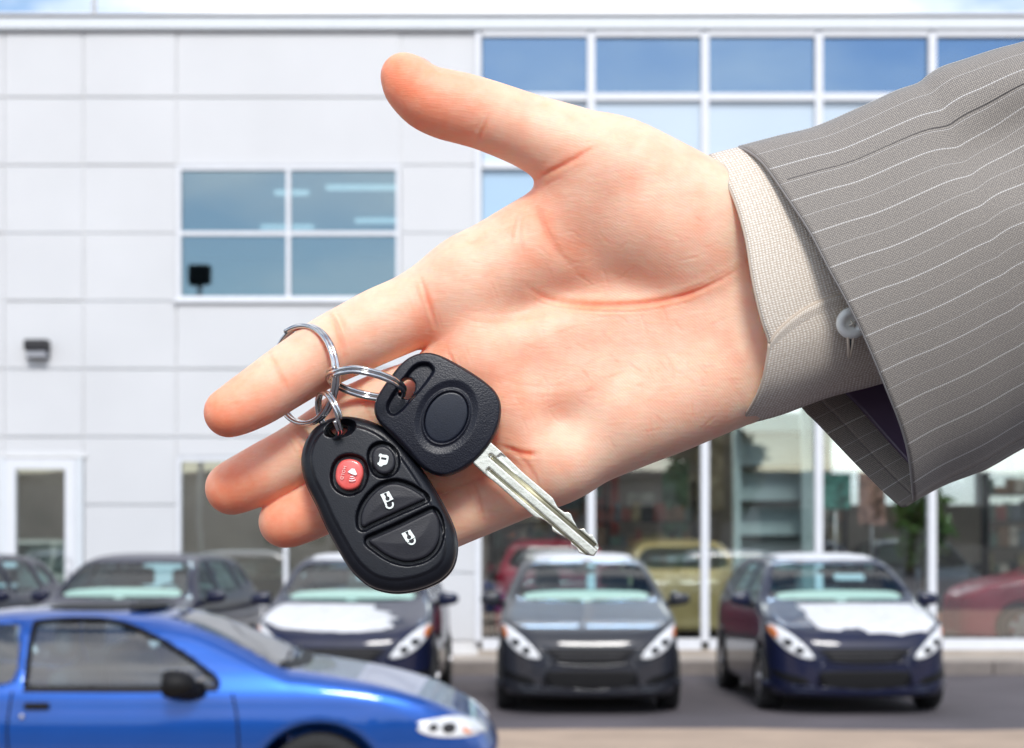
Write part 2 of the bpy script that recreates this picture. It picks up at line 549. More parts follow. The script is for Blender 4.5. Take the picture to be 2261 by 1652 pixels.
# curtain wall
MT = 0.052                                  # half width of an upright
rows = [bz_(v) for v in (74, 215, 365, 515, 665, 815)]
Z_SILL = bz_(1417)
for k, xm in enumerate(xg):
    w = MT if k else MT * 0.8
    bpart('mullion', xm - w, xm + w, -0.07, 0.10, Z_SILL, rows[0], M['white_metal'], bev=0.008)
for j, zt in enumerate(rows):
    for i in range(len(xg) - 1):
        bpart('transom', xg[i] + MT + 0.001, xg[i + 1] - MT - 0.001, -0.05, 0.09, zt - 0.048, zt + 0.048, M['white_metal'])
for i in range(len(xg) - 1):
    bpart('transom', xg[i] + MT + 0.001, xg[i + 1] - MT - 0.001, -0.06, 0.09, Z_SILL - 0.10, Z_SILL + 0.04, M['white_metal'])
    gm = [M['glass_up'], M['spandrel'], M['spandrel_deep'], M['glass_up'], M['spandrel']]
    for j in range(5):
        p = bpart('pane', xg[i] + MT + 0.002, xg[i + 1] - MT - 0.002, 0.03, 0.042, rows[j + 1] + 0.049, rows[j] - 0.049, gm[j])
        p.rotation_euler = (random.uniform(-1, 1) * 0.002, 0, random.uniform(-1, 1) * 0.002)
    bpart('pane', xg[i] + MT + 0.002, xg[i + 1] - MT - 0.002, 0.03, 0.042, Z_SILL + 0.041, rows[5] - 0.049, M['glass_low'])
bpart('plinth', xc[6], X_END, -0.10, 0.28, 0.171, Z_SILL - 0.101, M['kerb'])
# lit strip lights behind the small upper window
for (x0, x1, y_) in ((bx_(560), bx_(640), 2.2), (bx_(690), bx_(860), 1.8), (bx_(720), bx_(860), 4.6), (bx_(460), bx_(600), 5.2)):
    bpart('strip_light', x0, x1, y_, y_ + 0.12, zr[2] + 0.02, zr[2] + 0.07, M['light_dim'])
bpart('office_ceiling', xc[0], xc[6] - 0.11, 0.36, 8.9, zr[2] + 0.08, zr[2] + 0.14, M['room'])
for k in range(12):  # added strips, no such lamps seen: they brighten the ground floor interior
    bpart('strip_light', -10.2 + 2.0 * k, -9.0 + 2.0 * k, 1.3 + 1.7 * (k % 2), 1.7 + 1.7 * (k % 2), Z_MID - 0.22, Z_MID - 0.16, M['light'])

# mast on the roof
mr_ = empty('antenna_mast', tuple(P(208, 41, FD + 2)))
tag(mr_, 'thin grey mast standing on the roof edge at the upper left', 'mast')
tube('pole', [(0, 0, -0.4), (0, 0, 1.4)], 0.035, M['joint'], mr_)
box('foot_plate', -0.12, 0.12, -0.12, 0.12, -0.42, -0.36, M['joint'], mr_)

# wall lamp left of the door
wlm = empty('wall_lamp', tuple(P(86, 772, FD)))
tag(wlm, 'small dark wall pack lamp on the white panels above the door', 'wall lamp')
box('housing', -0.16, 0.16, -0.20, -0.01, -0.03, 0.12, M['dark_grey'], wlm, 0.03, 2)
box('lens', -0.13, 0.13, -0.17, -0.03, -0.12, -0.031, material('lamp_lens', (0.35, 0.36, 0.40), 0.2), wlm, 0.02, 2)
box('back_plate', -0.14, 0.14, -0.012, -0.001, -0.13, 0.125, M['dark_grey'], wlm)

# ================================================================== what stands inside the showroom
tw = empty('display_tower', tuple(P(1712, 1300, FD + 1.3)))
tw.location.z = 0.16
tag(tw, 'tall pale glazed display tower with dark shelves just inside the showroom glass', 'display tower')
M['tower'] = material('tower_white', (0.62, 0.74, 0.74), 0.5, var=0.1, vscale=1.3)
box('back_panel', -0.52, 0.52, 0.30, 0.34, 0, 3.3, M['tower'], tw)
for s in (-1, 1): box('upright', s * 0.52 - 0.04, s * 0.52 + 0.04, 0.0, 0.34, 0, 3.3, M['tower'], tw)
for k in range(7): box('shelf', -0.478, 0.478, 0.0, 0.298, 0.1 + k * 0.80 * 0.6, 0.145 + k * 0.80 * 0.6, M['dark_grey'], tw)
bpart('pillar', bx_(1800), bx_(1815), 1.1, 1.35, 0.16, Z_MID - 0.15, M['tower'])
bpart('pillar', bx_(2120), bx_(2140), 3.3, 3.6, 0.16, Z_MID - 0.15, M['dark_grey'])
bpart('pillar', bx_(1400), bx_(1412), 7.6, 7.9, 0.16, Z_MID - 0.15, M['room_low'])

def desk(u, v, Y, w, h, c, label):
    o = empty('sales_desk', tuple(P(u, v, Y))); o.location.z = 0.16
    tag(o, label, 'desk')
    m = material('desk_' + str(int(u)), c, 0.5)
    box('top', -w / 2, w / 2, -0.3, 0.3, h - 0.04, h, m, o, 0.005)
    for s in (-1, 1): box('side_panel', s * (w / 2 - 0.04) - 0.02, s * (w / 2 - 0.04) + 0.02, -0.27, 0.27, 0, h - 0.041, m, o)
    box('modesty_panel', -w / 2 + 0.061, w / 2 - 0.061, -0.20, -0.18, 0.15, h - 0.041, m, o)
desk(1560, 1300, FD + 8.2, 2.0, 1.1, (0.30, 0.28, 0.27), 'grey counter inside the showroom to the left of the display tower')

def banner(u, v, Y, w, h, c, label):
    o = empty('banner_stand', tuple(P(u, v, Y)))
    z = o.location.z; o.location.z = 0.16
    tag(o, label, 'banner')
    box('sheet', -w / 2, w / 2, -0.01, 0.01, z - 0.16 - h / 2, z - 0.16 + h / 2, material('banner_' + str(int(u)), c, 0.6, var=0.85, vscale=7.0), o)
    tube('post', [(0, 0.02, 0), (0, 0.02, z - 0.16 + h / 2)], 0.02, M['alloy'], o)
    box('foot', -0.3, 0.3, -0.15, 0.15, 0, 0.03, M['dark_grey'], o)
banner(1845, 1085, FD + 2.0, 0.42, 0.5, (0.10, 0.34, 0.28), 'bright green board on a stand right of the display tower')
banner(1925, 1100, FD + 3.4, 0.40, 0.8, (0.40, 0.24, 0.20), 'salmon pink board on a stand right of the green board')

# racks full of boxed goods, busy with colour
def rack(u, Y, w, h, seed, label):
    o = empty('merchandise_rack', tuple(P(u, 1300, Y))); o.location.z = 0.16
    tag(o, label, 'rack')
    r_ = random.Random(seed)
    for s in (-1, 1): box('upright', s * w / 2 - 0.02, s * w / 2 + 0.02, -0.2, 0.2, 0, h, M['dark_grey'], o)
    nz = int(h / 0.42)
    cols = [(0.35, 0.10, 0.08), (0.30, 0.25, 0.12), (0.10, 0.13, 0.17), (0.45, 0.42, 0.38), (0.06, 0.16, 0.14), (0.22, 0.15, 0.10), (0.60, 0.57, 0.50)]
    for k in range(nz):
        z = 0.12 + k * 0.42
        box('shelf', -w / 2 + 0.021, w / 2 - 0.021, -0.19, 0.19, z, z + 0.025, M['dark_grey'], o)
        x = -w / 2 + 0.04
        while x < w / 2 - 0.12:
            ww = min(r_.uniform(0.06, 0.22), w / 2 - 0.04 - x); hh = r_.uniform(0.12, 0.36)
            box('goods_box', x, x + ww - 0.01, -r_.uniform(0.08, 0.17), 0.12, z + 0.0255, z + 0.025 + hh, GOODS[r_.randrange(len(GOODS))], o)
            x += ww
GOODS = [material('goods_%s' % n, c, 0.5, var=0.4, vscale=9) for n, c in (('red', (0.24, 0.09, 0.08)), ('ochre', (0.26, 0.22, 0.14)), ('slate', (0.10, 0.12, 0.14)), ('cream', (0.42, 0.39, 0.34)), ('green', (0.09, 0.14, 0.12)), ('brown', (0.20, 0.13, 0.09)), ('black', (0.03, 0.03, 0.035)))]
rack(1420, FD + 6.9, 1.7, 2.5, 1, 'dark shelf rack full of coloured boxes above the yellow showroom car')
rack(1760, FD + 7.3, 1.6, 2.3, 3, 'shelf rack of boxes behind the display tower')
rack(2300, FD + 5.4, 1.8, 2.6, 4, 'tall shelf rack of boxes behind the maroon showroom car')
rack(1215, FD + 7.0, 1.9, 2.6, 5, 'shelf rack of boxes at the left end of the showroom glass')

# framed posters and a rack of brochures along the rear wall
for k in range(9):
    c_ = [(0.5, 0.42, 0.3), (0.16, 0.25, 0.32), (0.45, 0.10, 0.08), (0.62, 0.60, 0.55), (0.12, 0.22, 0.14)][k % 5]
    bpart('wall_poster', 0.2 + k * 0.62, 0.66 + k * 0.62, 8.84, 8.895, 1.7 + 0.5 * (k % 2), 2.5 + 0.6 * (k % 3), material('poster_print', c_, 0.5, var=0.5, vscale=4))

# potted plant
pl = empty('potted_plant', tuple(P(2035, 1300, FD + 1.2))); pl.location.z = 0.16
tag(pl, 'leafy green potted plant just inside the showroom glass left of the maroon car', 'plant')
bm = bmesh.new(); bmesh.ops.create_cone(bm, cap_ends=True, segments=20, radius1=0.20, radius2=0.27, depth=0.5)
bmesh.ops.translate(bm, vec=(0, 0, 0.25), verts=bm.verts)
bm_obj('pot', bm, material('terracotta', (0.35, 0.12, 0.06), 0.7), pl, True)
tube('stem', [(0, 0, 0.45), (0.03, 0, 1.0), (-0.02, 0.03, 1.6), (0.03, 0, 2.0)], [0.03, 0.025, 0.018, 0.01], material('stem', (0.12, 0.08, 0.04), 0.8), pl)
M['leaf'] = material('leaf', (0.07, 0.14, 0.03), 0.45, var=0.5, vscale=8)
def leaf_mass(name, n, spread, zc, size, mat, par, seed):
    r_ = np.random.default_rng(seed)
    V, Fc = [], []
    for i in range(n):
        d = r_.normal(size=3); d /= np.linalg.norm(d)
        c = d * (0.35 + 0.65 * r_.random()) * np.array(spread) + np.array([0, 0, zc])
        a = r_.normal(size=3); a /= np.linalg.norm(a)
        b = np.cross(a, r_.normal(size=3)); b /= np.linalg.norm(b)
        s = size * (0.6 + 0.8 * r_.random()); k = len(V)
        V += [c - a * s, c - b * s * 0.35, c + a * s, c + b * s * 0.35]
        Fc.append((k, k + 1, k + 2, k + 3))
    return mesh_np(name, V, Fc, mat, par, smooth=False)
lo = leaf_mass('foliage', 380, (0.42, 0.4, 0.75), 1.75, 0.13, M['leaf'], pl, 3)
lo['kind'] = 'stuff'

# ================================================================== across the road, behind the camera: seen as reflections in the glass
M['bark'] = material('bark', (0.10, 0.075, 0.055), 0.9)
M['leaf2'] = material('autumn_leaf', (0.13, 0.10, 0.035), 0.7, var=0.5, vscale=0.4)
def street_tree(x, y, h, label, seed):
    o = empty('street_tree', (x, y, 0)); tag(o, label, 'tree', 'trees across the road')
    tube('trunk', [(0, 0, 0), (0.1, 0, h * 0.3), (0, 0.1, h * 0.75)], [0.22, 0.16, 0.07], M['bark'], o)
    for k in range(4):
        a = k * 1.7 + seed
        tube('limb', [(0.05, 0, h * 0.35), (math.cos(a) * h * .14, math.sin(a) * h * .14, h * 0.6)], [0.08, 0.03], M['bark'], o, n=6)
    f = leaf_mass('crown', 1500, (h * 0.30, h * 0.30, h * 0.32), h * 0.66, 0.45, M['leaf2'], o, seed); f['kind'] = 'stuff'
for i, (x, y, h) in enumerate([(-26, -34, 7), (-17, -36, 6), (-8, -35, 7.5), (2, -37, 6.5), (9, -34, 7), (18, -36, 6), (27, -35, 7.5)]):
    street_tree(x, y, h, 'bare brown tree across the road, %s' % ['at the far left end of the row', 'second from the left end of the row', 'tall and left of the middle', 'in the middle of the row', 'tall and right of the middle', 'second from the right end of the row', 'at the far right end of the row'][i], i + 1)
wh = empty('warehouse', (0, -48, 0)); tag(wh, 'long low grey warehouse across the road, mirrored in the glass', 'building')
box('wall', -60, 60, -6, 6, 0, 4.6, material('warehouse_wall', (0.33, 0.31, 0.29), 0.8, var=0.3, vscale=0.3), wh)
box('roof', -60.4, 60.4, -6.4, 6.4, 4.601, 4.9, M['kerb_dark'], wh)
for k in range(14): box('window', -52 + k * 8, -49 + k * 8, 5.9, 6.02, 1.4, 3.2, M['dark_grey'], wh)
lt = empty('lot_floodlight', (-9.85, -10.0, 0)); tag(lt, 'black square floodlight on a pole, mirrored in the small upper window', 'floodlight')
tube('pole', [(0, 0, 0), (0, 0, 9.9)], 0.09, M['joint'], lt)
box('lamp_head', -0.33, 0.33, -0.22, 0.22, 9.7, 10.35, M['dark'], lt, 0.08, 2)
# ================================================================== cars
def ray_surface(Fv, o, h, axis, sgn, A, Bc, p0):
    """march from p0 along axis in direction sgn at lateral coords A, Bc until the field turns negative"""
    ax_o = [i for i in range(3) if i != axis]
    n = Fv.shape[axis]
    ia = np.clip((A - o[ax_o[0]]) / h, 0, Fv.shape[ax_o[0]] - 1.001)
    ib = np.clip((Bc - o[ax_o[1]]) / h, 0, Fv.shape[ax_o[1]] - 1.001)
    a0, b0 = ia.astype(int), ib.astype(int)
    fa, fb = ia - a0, ib - b0
    G = np.moveaxis(Fv, axis, 2)
    line = (G[a0, b0] * ((1 - fa) * (1 - fb))[:, None] + G[a0 + 1, b0] * (fa * (1 - fb))[:, None]
            + G[a0, b0 + 1] * ((1 - fa) * fb)[:, None] + G[a0 + 1, b0 + 1] * (fa * fb)[:, None])
    co = o[axis] + h * np.arange(n)
    if sgn < 0: line = line[:, ::-1]; co = co[::-1]
    st = np.argmax((co - p0) * sgn >= 0)
    line = line[:, st:]; co = co[st:]
    neg = line < 0
    k = np.argmax(neg, axis=1)
    hit = neg.any(1)
    k = np.maximum(k, 1)
    r = np.arange(len(A))
    v0, v1 = line[r, k - 1], line[r, k]
    t = np.clip(v0 / np.where(np.abs(v0 - v1) > 1e-9, v0 - v1, 1), 0, 1)
    pos = co[k - 1] + t * (co[k] - co[k - 1])
    if (~hit).any() and hit.any():
        pos[~hit] = np.max(pos[hit] * sgn) * sgn
    return pos

def patch(name, fld, axis, sgn, poly, off, mat, parent, p0=None, rings=7, n=4, thick=0.012, closed_curve=True, skirt=True):
    """a thin skin laid on the car surface inside a polygon drawn in projection along axis"""
    Fv, o, h = fld
    pts = crom(poly, n, True) if closed_curve else np.asarray(poly, float)
    c = pts.mean(0)
    A, Bc = [], []
    for r in range(rings):
        s = 1 - r / rings
        q = c + (pts - c) * s
        A.append(q[:, 0]); Bc.append(q[:, 1])
    A = np.concatenate(A + [[c[0]]]); Bc = np.concatenate(Bc + [[c[1]]])
    if p0 is None:
        p0 = o[axis] if sgn > 0 else o[axis] + h * (Fv.shape[axis] - 1)
    d = ray_surface(Fv, o, h, axis, sgn, A, Bc, p0) - sgn * off
    N = len(pts)
    # skirt
    A = np.concatenate([A, A[:N]]); Bc = np.concatenate([Bc, Bc[:N]]); d = np.concatenate([d, d[:N] + sgn * thick])
    V = np.zeros((len(A), 3))
    oth = [i for i in range(3) if i != axis]
    V[:, oth[0]] = A; V[:, oth[1]] = Bc; V[:, axis] = d
    Fc = []
    for r in range(rings - 1):
        for i in range(N):
            j = (i + 1) % N
            Fc.append((r * N + i, r * N + j, (r + 1) * N + j, (r + 1) * N + i))
    ctr = rings * N
    for i in range(N): Fc.append(((rings - 1) * N + i, (rings - 1) * N + (i + 1) % N, ctr))
    for i in range(N if skirt else 0): Fc.append((i, ctr + 1 + i, ctr + 1 + (i + 1) % N, (i + 1) % N))
    bm = bmesh.new()
    if not skirt: V = V[:ctr + 1]
    vv = [bm.verts.new(p) for p in V]
    for f in Fc: bm.faces.new([vv[i] for i in f])
    return bm_obj(name, bm, mat, parent, smooth=True)

def wheel(par, x, y, r, side):
    w = 0.20
    prof = [(r * 0.62, -w / 2), (r * 0.93, -w / 2), (r, -w / 2 + 0.03), (r, w / 2 - 0.03), (r * 0.93, w / 2), (r * 0.62, w / 2)]
    n = 36; V, Fc = [], []
    for i in range(n):
        a = 2 * math.pi * i / n
        for (q, xx) in prof: V.append((xx, math.cos(a) * q, math.sin(a) * q))
    m = len(prof)
    for i in range(n):
        for k in range(m):
            Fc.append((i * m + k, i * m + (k + 1) % m, ((i + 1) % n) * m + (k + 1) % m, ((i + 1) % n) * m + k))
    wh_ = empty('wheel', (x, y, r), parent=par)
    mesh_np('tyre', V, Fc, M['tyre'], wh_)
    bm = bmesh.new()
    for k in range(5):
        a = 2 * math.pi * k / 5
        rr = bmesh.ops.create_cube(bm, size=1.0)['verts']
        bmesh.ops.scale(bm, vec=(0.04, 0.10, r * 0.5), verts=rr)
        bmesh.ops.translate(bm, vec=(side * 0.07, 0, r * 0.33), verts=rr)
        bmesh.ops.rotate(bm, matrix=Matrix.Rotation(a, 3, 'X'), verts=rr)
    rr = bmesh.ops.create_cone(bm, cap_ends=True, segments=24, radius1=r * 0.18, radius2=r * 0.15, depth=0.06)['verts']
    bmesh.ops.rotate(bm, matrix=Matrix.Rotation(math.pi / 2, 3, 'Y'), verts=rr)
    bmesh.ops.translate(bm, vec=(side * 0.08, 0, 0), verts=rr)
    for q in (0.58, 0.64):
        rr = bmesh.ops.create_cone(bm, cap_ends=False, segments=32, radius1=r * q, radius2=r * q, depth=0.17)['verts']
        bmesh.ops.rotate(bm, matrix=Matrix.Rotation(math.pi / 2, 3, 'Y'), verts=rr)
    bm_obj('rim', bm, M['alloy'], wh_)

def mirror_shell(par, x, y, z, s, mat, glass_back=True):
    bm = bmesh.new()
    bmesh.ops.create_uvsphere(bm, u_segments=18, v_segments=12, radius=1.0)
    for v in bm.verts:
        q_ = [math.copysign(abs(t) ** 0.62, t) for t in v.co]
        v.co = Vector((q_[0] * 0.105, q_[1] * 0.075, q_[2] * 0.068))
        if v.co.y > 0.03: v.co.y = 0.03
        v.co.z *= 1 - 0.25 * (v.co.x * s) / 0.12
    bmesh.ops.translate(bm, vec=(x, y, z), verts=bm.verts)
    m_ = bm_obj('mirror', bm, mat, par, True)
    tube('mirror_arm', [(x - s * 0.08, y + 0.01, z - 0.04), (x - s * 0.20, y + 0.06, z - 0.07)], 0.03, M['dark'], m_)

class CarShape:
    pass

def shape_car(side, front, plan, half_w, length, height, win_f, win_sides, cab, wheels, wr, win_r=None, h=0.018, k=0.10):
    S = CarShape()
    o, ax = grid((-half_w - 0.06, -0.06, 0.10), (half_w + 0.06, length + 0.06, height + 0.06), h)
    S.o, S.h = o, h
    x, y, z = ax
    f_s = poly_sdf(*np.meshgrid(y, z, indexing='ij'), crom(side, 4, True))          # (ny,nz)
    f_f = poly_sdf(*np.meshgrid(np.abs(x), z, indexing='ij'), np.concatenate([crom(front, 4), [(-0.5, front[-1][1]), (-0.5, front[0][1])]]))
    f_p = poly_sdf(*np.meshgrid(np.abs(x), y, indexing='ij'), np.concatenate([crom(plan, 4), [(-0.5, plan[-1][1]), (-0.5, plan[0][1])]]))
    full = smax(smax(f_s[None, :, :], f_f[:, None, :], k), f_p[:, :, None], k * 1.2).astype(np.float32)
    S.full = (full, o, h)
    f = full.copy()
    # wheel wells
    for wy in wheels:
        d = np.hypot(y[:, None] - wy, z[None, :] - wr) - (wr + 0.055)
        d = np.maximum(d[None, :, :], (half_w - 0.30 - np.abs(x))[:, None, None])
        f = np.maximum(f, -d)
    # cabin
    Y, Z = np.meshgrid(y, z, indexing='ij')
    c2 = poly_sdf(Y, Z, np.array(cab))
    cav = np.maximum(full + 0.055, c2[None, :, :])
    f = smax(f, -cav, 0.02)
    # windscreen and side glass openings
    wf = poly_sdf(*np.meshgrid(x, z, indexing='ij'), crom(win_f, 3, True))
    f = np.maximum(f, -np.maximum(wf[:, None, :], (y - length * 0.56)[None, :, None]))
    if win_r:
        wr_ = poly_sdf(*np.meshgrid(x, z, indexing='ij'), crom(win_r, 3, True))
        f = np.maximum(f, -np.maximum(wr_[:, None, :], (length * 0.75 - y)[None, :, None]))
    for wp in win_sides:
        ws = poly_sdf(Y, Z, crom(wp, 3, True))
        f = np.maximum(f, -np.maximum(ws[None, :, :], (0.35 - np.abs(x))[:, None, None]))
    S.body = surface_nets(f, o, h, 1)
    S.wheels, S.wr, S.half_w, S.length, S.height = wheels, wr, half_w, length, height
    S.win_f, S.win_sides = win_f, win_sides
    return S

def grow(poly, d):
    p = np.asarray(poly, float); c = p.mean(0)
    return c + (p - c) * (1 + d / np.maximum(np.abs(p - c).max(), 0.1))

def ragged(poly):
    r_ = np.random.default_rng(len(poly)); c = np.asarray(poly, float); out = []
    for i in range(len(c)):
        a, b = c[i], c[(i + 1) % len(c)]
        for t in (0, .25, .5, .75): out.append(a * (1 - t) + b * t + r_.normal(size=2) * 0.006)
    return out

def mx(poly): return [(-a, b) for a, b in poly]

def seats(par, ys, zb, mat, n=2):
    for yy in ys:
        for sx in (-0.36, 0.36):
            s_ = empty('seat', (sx, yy, zb), parent=par)
            box('cushion', -0.25, 0.25, -0.45, 0.05, 0, 0.16, mat, s_, 0.04, 2)
            bk = box('backrest', -0.24, 0.24, 0.05, 0.18, 0.05, 0.62, mat, s_, 0.05, 2)
            bk.rotation_euler = (-0.2, 0, 0)
            hr = box('headrest', -0.13, 0.13, 0.17, 0.27, 0.66, 0.86, mat, s_, 0.045, 2)

# --- the hatchback ------------------------------------------------
side_h = [(0.05, .17), (0.01, .24), (0.0, .40), (0.025, .60), (.12, .76), (.40, .89), (.80, .985), (1.12, 1.06), (1.30, 1.13), (1.62, 1.33), (1.95, 1.475),
          (2.4, 1.555), (3.0, 1.55), (3.55, 1.49), (3.80, 1.40), (4.02, 1.16), (4.20, 1.00), (4.30, .80), (4.30, .40), (4.24, .22), (3.0, .17), (1.2, .16), (.20, .15)]
front_h = [(0, .14), (.60, .14), (.83, .165), (.878, .30), (.885, .58), (.875, .80), (.845, .97), (.79, 1.07), (.70, 1.27), (.625, 1.43), (.52, 1.52), (.28, 1.56), (0, 1.565)]
plan_h = [(0, 0), (.30, .015), (.55, .08), (.74, .22), (.845, .48), (.885, .95), (.885, 3.2), (.86, 3.9), (.76, 4.2), (.5, 4.29), (0, 4.31)]
win_h = [(-.66, 1.10), (-.35, 1.06), (0, 1.05), (.35, 1.06), (.66, 1.10), (.63, 1.22), (.55, 1.40), (.30, 1.425), (0, 1.43), (-.30, 1.425), (-.55, 1.40), (-.63, 1.22)]
sw_h = [[(1.48, 1.08), (1.75, 1.07), (2.28, 1.07), (2.33, 1.13), (2.30, 1.40), (2.22, 1.44), (2.0, 1.40), (1.75, 1.28)],
        [(2.43, 1.09), (2.90, 1.09), (3.28, 1.11), (3.30, 1.18), (3.18, 1.38), (3.05, 1.43), (2.60, 1.445), (2.42, 1.42)],
        [(3.42, 1.15), (3.60, 1.16), (3.78, 1.20), (3.62, 1.33), (3.45, 1.38), (3.36, 1.36)]]
cab_h = [(1.15, .55), (4.08, .55), (4.08, 1.5), (1.15, 1.5)]
rear_h = [(-.60, 1.13), (0, 1.11), (.60, 1.13), (.53, 1.36), (.40, 1.40), (0, 1.41), (-.40, 1.40), (-.53, 1.36)]
HATCH = shape_car(side_h, front_h, plan_h, 0.885, 4.31, 1.565, win_h, sw_h, cab_h, (0.86, 3.46), 0.315, rear_h)

def hatchback(name, loc, rz, label, pmat, group, hood_film=None, roof_film=True, detail=True, sticker=False):
    c = empty(name, loc, rz)
    c.scale = (1.03, 1.0, 1.0)
    tag(c, label, 'car', group)
    S = HATCH
    mesh_np('body', *S.body, pmat, c)
    fld = S.full
    patch('windscreen', fld, 1, 1, grow(S.win_f, 0.012), -0.012, M['car_glass'], c, skirt=False)
    patch('rear_window', fld, 1, -1, grow(rear_h, 0.012), -0.012, M['car_glass'], c, skirt=False)
    for wp in S.win_sides:
        for s in (-1, 1):
            patch('side_window', fld, 0, -s, grow(wp, 0.012), -0.012, M['car_glass'], c, p0=s * 0.92, skirt=False)
    for y in S.wheels:
        for s in (-1, 1): wheel(c, s * 0.775, y, S.wr, s)
    if detail:
        hl = [(.47, .56), (.56, .55), (.70, .62), (.80, .73), (.845, .83), (.82, .87), (.72, .82), (.58, .70)]
        am = [(.775, .77), (.80, .74), (.835, .80), (.83, .845), (.80, .845)]
        for q in (1, -1):
            h_ = patch('headlight', fld, 1, 1, hl if q > 0 else mx(hl), 0.010, M['lamp_glass'], c)
            patch('indicator', fld, 1, 1, am if q > 0 else mx(am), 0.016, M['amber'], h_)
            for (bx, bz) in ((.60, .625), (.70, .70)):
                a = np.linspace(0, 2 * math.pi, 12, endpoint=False)
                pp = [(q * (bx + .042 * math.cos(t)), bz + .036 * math.sin(t)) for t in a]
                patch('reflector', fld, 1, 1, pp, 0.0135, M['dark_grey'], h_, rings=3)
            fg = [(.52, .30), (.66, .31), (.80, .37), (.815, .43), (.70, .40), (.55, .36)]
            patch('fog_recess', fld, 1, 1, fg if q > 0 else mx(fg), 0.006, M['dark'], c)
        gr = patch('grille', fld, 1, 1, [(-.43, .635), (0, .645), (.43, .635), (.38, .56), (.28, .51), (0, .495), (-.28, .51), (-.38, .56)], 0.006, M['dark'], c)
        for zz in (.54, .575, .61):
            w_ = .27 + (zz - .5) * .9
            patch('grille_bar', fld, 1, 1, [(-w_, zz - .006), (0, zz - .004), (w_, zz - .006), (w_, zz + .006), (0, zz + .008), (-w_, zz + .006)], 0.016, M['dark_grey'], gr, rings=3)
        patch('air_intake', fld, 1, 1, [(-.42, .42), (0, .43), (.42, .42), (.41, .30), (.32, .25), (0, .245), (-.32, .25), (-.41, .30)], 0.008, M['dark'], c)
        for s in (-1, 1):
            tube('bumper_crease', [(s * .36, ray_surface(*fld, 1, 1, np.array([s * .36]), np.array([.57]), -0.06)[0] - .004, .57),
                                   (s * .43, ray_surface(*fld, 1, 1, np.array([s * .43]), np.array([.42]), -0.06)[0] - .004, .42),
                                   (s * .45, ray_surface(*fld, 1, 1, np.array([s * .45]), np.array([.26]), -0.06)[0] - .004, .26)], 0.012, pmat, c, n=8)
        tpts = crom([(-.50, .67), (-.40, .585), (-.30, .50), (0, .478), (.30, .50), (.40, .585), (.50, .67)], 5)
        ty = ray_surface(*fld, 1, 1, tpts[:, 0], tpts[:, 1], -0.06)
        tube('grille_trim', [(a, b - .004, z_) for (a, z_), b in zip(tpts, ty)], 0.013, pmat, gr, n=8)
        lip = [(-.86, .25), (-.5, .20), (0, .185), (.5, .20), (.86, .25), (.84, .32), (.60, .27), (0, .222), (-.60, .27), (-.84, .32)]
        patch('bumper_lip', fld, 1, 1, lip, 0.018, pmat, c, rings=4)
        # dash, cream sheet painting the pale reflection low in the windscreen, wipers
        box('dashboard', -.62, .62, 1.30, 1.75, 0.80, 1.05, M['seat'], c, 0.05, 2)
        sh = patch('dash_sheet', fld, 1, 1, [(-.60, 1.085), (-.30, 1.065), (.0, 1.06), (.30, 1.065), (.60, 1.085), (.57, 1.15), (.30, 1.165), (.0, 1.17), (-.30, 1.165), (-.57, 1.14)], -0.05, M['paper'], c, skirt=False)
        if sticker: patch('windscreen_sticker', fld, 1, 1, [(.02, 1.27), (.32, 1.27), (.32, 1.33), (.02, 1.33)], -0.02, M['film'], c, n=1, rings=2, skirt=False)
        for s in (-1, 1):
            xs_ = np.linspace(0.05, 0.55, 6) * s
            ys_ = ray_surface(*fld, 1, 1, xs_, np.full(6, 1.075) + 0.01 * np.arange(6) / 6, -0.06)
            tube('wiper', [(a, b - 0.012, 1.075) for a, b in zip(xs_, ys_)], 0.008, M['dark'], c, n=6)
        box('steering_wheel_hub', .26, .46, 1.72, 1.80, 0.98, 1.10, M['dark'], c, 0.03)
        tube('steering_wheel', [(.36 + .18 * math.cos(t), 1.82 + .05 * math.sin(t), 1.02 + .18 * math.sin(t)) for t in np.linspace(0, 2 * math.pi, 24, endpoint=False)], 0.014, M['dark'], c, n=6, closed=True)
        seats(c, (2.15, 3.05), 0.50, M['seat'])
        mi = box('rear_view_mirror', -.11, .11, 1.80, 1.83, 1.33, 1.39, M['dark'], c, 0.01)
    for s in (-1, 1): mirror_shell(c, s * 0.945, 1.50, 1.075, s, pmat)
    if roof_film:
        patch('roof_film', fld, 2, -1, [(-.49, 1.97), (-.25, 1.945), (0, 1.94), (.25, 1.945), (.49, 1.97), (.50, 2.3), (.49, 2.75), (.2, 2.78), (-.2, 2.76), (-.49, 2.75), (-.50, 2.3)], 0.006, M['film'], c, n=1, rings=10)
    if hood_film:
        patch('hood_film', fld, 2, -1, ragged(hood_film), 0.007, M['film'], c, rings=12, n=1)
    return c

NAVY = paint('navy_paint', (0.005, 0.007, 0.030))
NAVY2 = paint('navy_violet_paint', (0.006, 0.009, 0.034))
GREY = paint('graphite_paint', (0.022, 0.024, 0.032))
grp = 'hatchbacks parked nose out in front of the showroom'
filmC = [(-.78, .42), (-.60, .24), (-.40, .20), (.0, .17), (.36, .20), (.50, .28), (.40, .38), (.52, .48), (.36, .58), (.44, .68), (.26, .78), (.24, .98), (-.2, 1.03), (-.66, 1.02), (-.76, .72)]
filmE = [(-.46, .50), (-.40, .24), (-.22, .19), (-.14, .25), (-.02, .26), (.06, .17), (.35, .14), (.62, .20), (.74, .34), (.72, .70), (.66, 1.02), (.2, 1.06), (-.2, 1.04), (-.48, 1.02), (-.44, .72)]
D1 = 18.15
hatchback('parked_car', (-6.70, D1 + 1.2, 0), math.radians(-6), 'dark navy hatchback cut off by the left edge of the photo', NAVY, grp, None, False)
